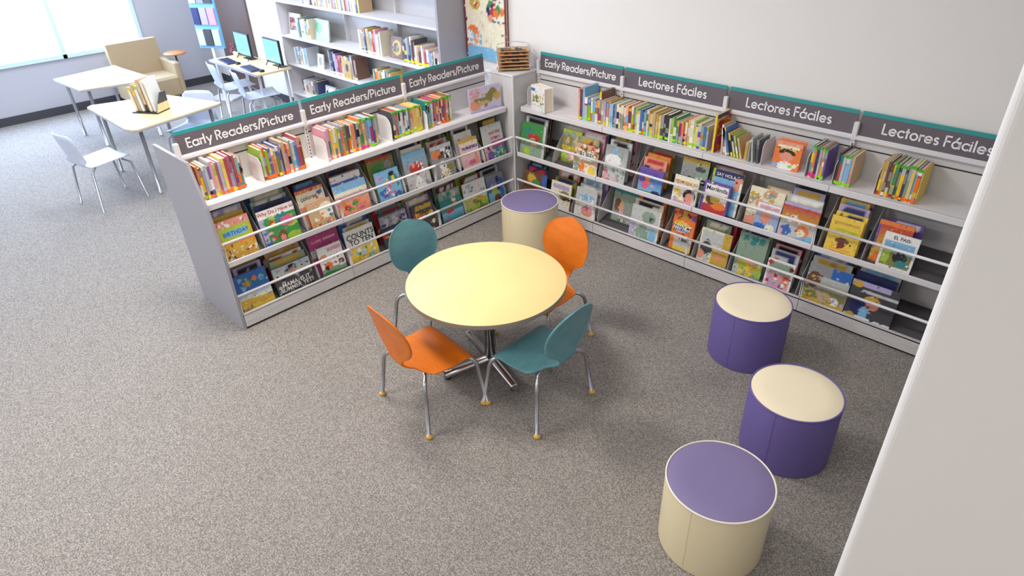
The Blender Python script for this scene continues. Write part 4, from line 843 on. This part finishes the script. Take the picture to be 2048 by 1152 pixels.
far_face(-2.76, .765, .15, .2, 'tan', [('r', .1, .0, .9, .25, 'gold'), ('e', .5, .6, .2, .2, 'charcoal')], 'tan face-out book in front of the red and purple group', off=.03, tilt=4)

# ------------------------------------------------------------ computer desk
dk = thing('computer_desk', 'pale wood computer desk with two screens left of the far bookcase', 'desk', (0, 0, 0))
B().rbox(-5.2, -3.9, -.49, -.005, .695, .72, .004).build('desktop', M_desk, dk)
B().box(-5.202, -3.898, -.493, -.489, .693, .721).build('edge_band', M_deskedge, dk)
for (x, y) in ((-5.12, -.42), (-3.98, -.42), (-5.12, -.06), (-3.98, -.06)): B().tube([(x, y, 0), (x, y, .695)], .018, 10).build('leg', M_leg, dk)
def monitor(x, y, where):
    t = thing('computer_monitor', 'black framed monitor with a bright pale blue screen %s' % where, 'monitor', (x, y, .7205), (0, 0, radians(-1)), 'monitors on the computer desk')
    B().rbox(-.205, .205, -.0, .03, .04, .34, .006).build('housing', M_black, t)
    B().box(-.19, .19, -.002, .0, .065, .325).build('screen', M_screen, t)
    B().tube([(0, .03, .2), (0, .07, .1), (0, .07, .008)], .012, 8).build('neck', M_black, t)
    for s in (-1, 1): B().tube([(s*.14, .01, .08), (s*.16, -.04, .006)], .006, 6).build('stand_foot', M_black, t)
    B().box(-.11, .11, .02, .12, 0, .006).build('stand_base', M_black, t)
monitor(-4.80, -.17, 'on the left of the desk')
monitor(-4.09, -.13, 'on the right of the desk')
def keyboard(x, y, where):
    t = thing('keyboard', 'dark computer keyboard %s' % where, 'keyboard', (x, y, .7205), (0, 0, radians(-6)), 'keyboards on the computer desk')
    B().rbox(-.19, .19, -.07, .07, 0, .014, .003).build('keyboard_base', mat('dark_blue_plastic', (62, 68, 104), .5), t)
    q = B()
    for i in range(14):
        for j in range(5): q.box(-.178+i*.0255, -.178+i*.0255+.021, -.06+j*.024, -.06+j*.024+.019, .014, .018)
    q.build('keys', mat('dark_key', (46, 50, 82), .5), t)
    m = tag(B().lathe([(0, 0), (.03, 0), (.034, .008), (.026, .024), (0, .03)], 20).build('computer_mouse', M_black, None, (x+.25, y+.02, .7205)), 'black computer mouse right of the keyboard %s' % where, 'mouse', 'mice on the computer desk')
keyboard(-4.87, -.38, 'before the left screen'); keyboard(-4.24, -.38, 'before the right screen')
def plastic_chair(x, y, rz, label, m=None):
    t = thing('plastic_chair', label, 'chair', (x, y, 0), (0, 0, rz), 'pale blue plastic chairs')
    m = m or M_bluechair
    q = B(); n = 10; P = []
    for k in range(8): tt = k/7; P.append((.2-.38*tt, .43+.008*cos(pi*tt), .2-.012*tt))
    for k in range(1, 6): a = radians(k*15); P.append((-.18-.05*sin(a), .43+.05*(1-cos(a)), .185))
    for k in range(1, 9): tt = k/8; P.append((P[12][0]-.07*tt, .467+.30*tt, .19 if tt < .8 else .19-.05*((tt-.8)/.2)**2))
    vs = []
    for (yy, zz, hw) in P:
        for j in range(n+1): s = -1+2*j/n; vs.append((hw*s, yy+(.03*s*s if zz > .5 else 0), zz+(.012*s*s if zz < .47 else 0)))
    M_ = n+1; f = [(i*M_+j, i*M_+j+1, (i+1)*M_+j+1, (i+1)*M_+j) for i in range(len(P)-1) for j in range(n)]
    q.add(vs, f, True); o = q.build('seat_shell', m, t); md = o.modifiers.new('thickness', 'SOLIDIFY'); md.thickness = .008
    for sx in (-1, 1):
        for sy in (-1, 1): B().tube([(.15*sx, .13*sy, .425), (.19*sx, .19*sy-.0, .38), (.22*sx, .23*sy, .0)], .011, 8).build('leg', M_tube, t)
    return t
plastic_chair(-4.74, -.40, radians(-8), 'pale blue plastic chair at the left end of the computer desk')
plastic_chair(-4.08, -.40, radians(-14), 'pale blue plastic chair at the right end of the computer desk')
# brochure stand in the corner of the room
t = thing('brochure_stand', 'pale blue brochure stand with dark leaflets left of the desk', 'stand', (-5.86, -.14, 0), (0, 0, radians(30)))
B().rbox(-.2, .2, 0, .04, .72, 1.9, .004).build('backboard', plain('sky'), t)
B().rbox(-.2, .2, -.12, .16, 0, .03, .004).box(-.02, .02, 0, .03, .03, .73).build('stand_base', M_leg, t)
for r_ in range(4):
    for c_ in range(3):
        B().rbox(-.18+c_*.125, -.07+c_*.125, -.02, -.002, .76+r_*.28, .98+r_*.28, .002).build('leaflet', plain(random.choice(['charcoal', 'lilac', 'grey', 'navy', 'silver', 'rose'])), t)
t = thing('flower_arrangement', 'small red and dark flower arrangement on the left end of the desk', 'flowers', (-5.11, -.12, .7205))
B().lathe([(0, 0), (.05, 0), (.06, .05), (.05, .055), (0, .05)], 16).build('pot', plain('cream'), t)
q = B(); rg = random.Random(3)
for k in range(26):
    a, rr_, zz = rg.uniform(0, 6.28), rg.uniform(.01, .11), rg.uniform(.06, .15); x, y = rr_*cos(a), rr_*sin(a)
    q.m(plain(rg.choice(['red', 'maroon', 'rose', 'charcoal', 'magenta']))).lathe([(0, zz-.016), (.016, zz-.006), (.018, zz+.006), (0, zz+.016)], 7, x, y)
q.build('blossoms', None, t)
q = B()
for k in range(10):
    a = rg.uniform(0, 6.28); q.tube([(0, 0, .04), (.06*cos(a), .06*sin(a), .1)], .003, 5)
q.build('stems', plain('green'), t)

# ------------------------------------------------------------ reading tables at the far left
def trap_table(pts, name_label, legs):
    t = thing('activity_table', name_label, 'table', (0, 0, 0), (0, 0, 0), 'pale wood trapezoid tables')
    B().prism(pts, .708, .72, 'z').build('tabletop', M_desk, t)
    cx = sum(p[0] for p in pts)/len(pts); cy = sum(p[1] for p in pts)/len(pts)
    B().prism([(cx+(p[0]-cx)*1.003, cy+(p[1]-cy)*1.003) for p in pts], .692, .708, 'z').build('edge_band', M_deskedge, t)
    for (x, y) in legs:
        B().tube([(x, y, 0.01), (x, y, .692)], .019, 10).build('leg', M_tube, t)
trap_table([(-2.86, -2.25), (-2.90, -2.30), (-3.0, -2.33), (-4.1, -2.33), (-4.15, -2.28), (-3.93, -1.60), (-3.88, -1.56), (-3.12, -1.30), (-3.08, -1.34)], 'pale wood trapezoid table with the book holder behind the left shelves', [(-2.99, -2.2), (-3.16, -1.42), (-3.98, -2.24), (-3.84, -1.66)])
trap_table([(-4.75, -1.35), (-5.95, -1.45), (-5.8, -2.2), (-4.95, -2.15)], 'second pale wood table nearer the window and the armchair', [(-4.9, -1.45), (-5.85, -1.55), (-5.7, -2.1), (-5.02, -2.05)])
# book holder on the table
t = thing('book_holder', 'black and wood book holder full of cream books on the trapezoid table', 'book holder', (-3.39, -1.93, .7205), (0, 0, radians(32)))
B().box(-.15, .15, -.09, .11, 0, .012).build('base_plate', M_black, t)
B().prism([(-.09, .012), (.11, .012), (.11, .19), (.03, .19)], .138, .15, 'x').build('side_plate', plain('charcoal'), t)
B().prism([(-.09, .012), (.11, .012), (.11, .09), (-.05, .09)], .150, .154, 'x').build('wood_facing', M_desk, t)
for k, (dx, hh, c) in enumerate([(-.13, .21, 'cream'), (-.085, .24, 'tan'), (-.05, .23, 'white'), (.0, .29, 'tan'), (.045, .28, 'cream'), (.09, .30, 'white')]):
    a = radians(32); lx, ly = dx, -.055
    spine_book(.028, .16, hh+.03, c, (-3.39+lx*cos(a)-ly*sin(a), -1.93+lx*sin(a)+ly*cos(a), .733), (0, radians(-6), a), '%s book, %s from the left in the black book holder' % (CNAME.get(c, c), ORDN[k]), 'books in the black book holder', name='library_book', cat='library book')
plastic_chair(-3.2, -2.58, radians(10), 'pale blue plastic chair at the left picture edge beside the trapezoid table')
plastic_chair(-3.43, -1.55, radians(218), 'pale plastic chair tucked behind the trapezoid table')
# armchair with tablet arm
t = thing('armchair', 'tan upholstered armchair with wooden tablet arm by the window', 'armchair', (-6.3, -.95, 0), (0, 0, radians(-90)))
B().rbox(-.32, .32, -.30, .28, .14, .42, .03).build('seat', M_armch, t)
q = B(); q.prism([(-.36, .30), (-.24, .30), (-.32, .86), (-.42, .86)], -.34, .34, 'x'); q.build('backrest', M_armch, t)
for s in (-1, 1): B().rbox(s*.33-.04, s*.33+.04, -.30, .28, .14, .60, .02).build('armrest', M_armch, t)
t2 = B(); t2.lathe([(0, .665), (.15, .665), (.155, .675), (.15, .685), (0, .685)], 28, -.42, .05); t2.build('tablet_arm', M_armw, t)
B().tube([(-.42, .05, .66), (-.43, .05, .1), (-.43, .05, 0)], .015, 8).build('tablet_post', M_tube, t)
for (x, y) in ((-.28, -.26), (.28, -.26), (-.28, .24), (.28, .24)): B().tube([(x, y, 0), (x, y, .15)], .02, 8).build('leg', M_black, t)
print('objects', len(bpy.data.objects))
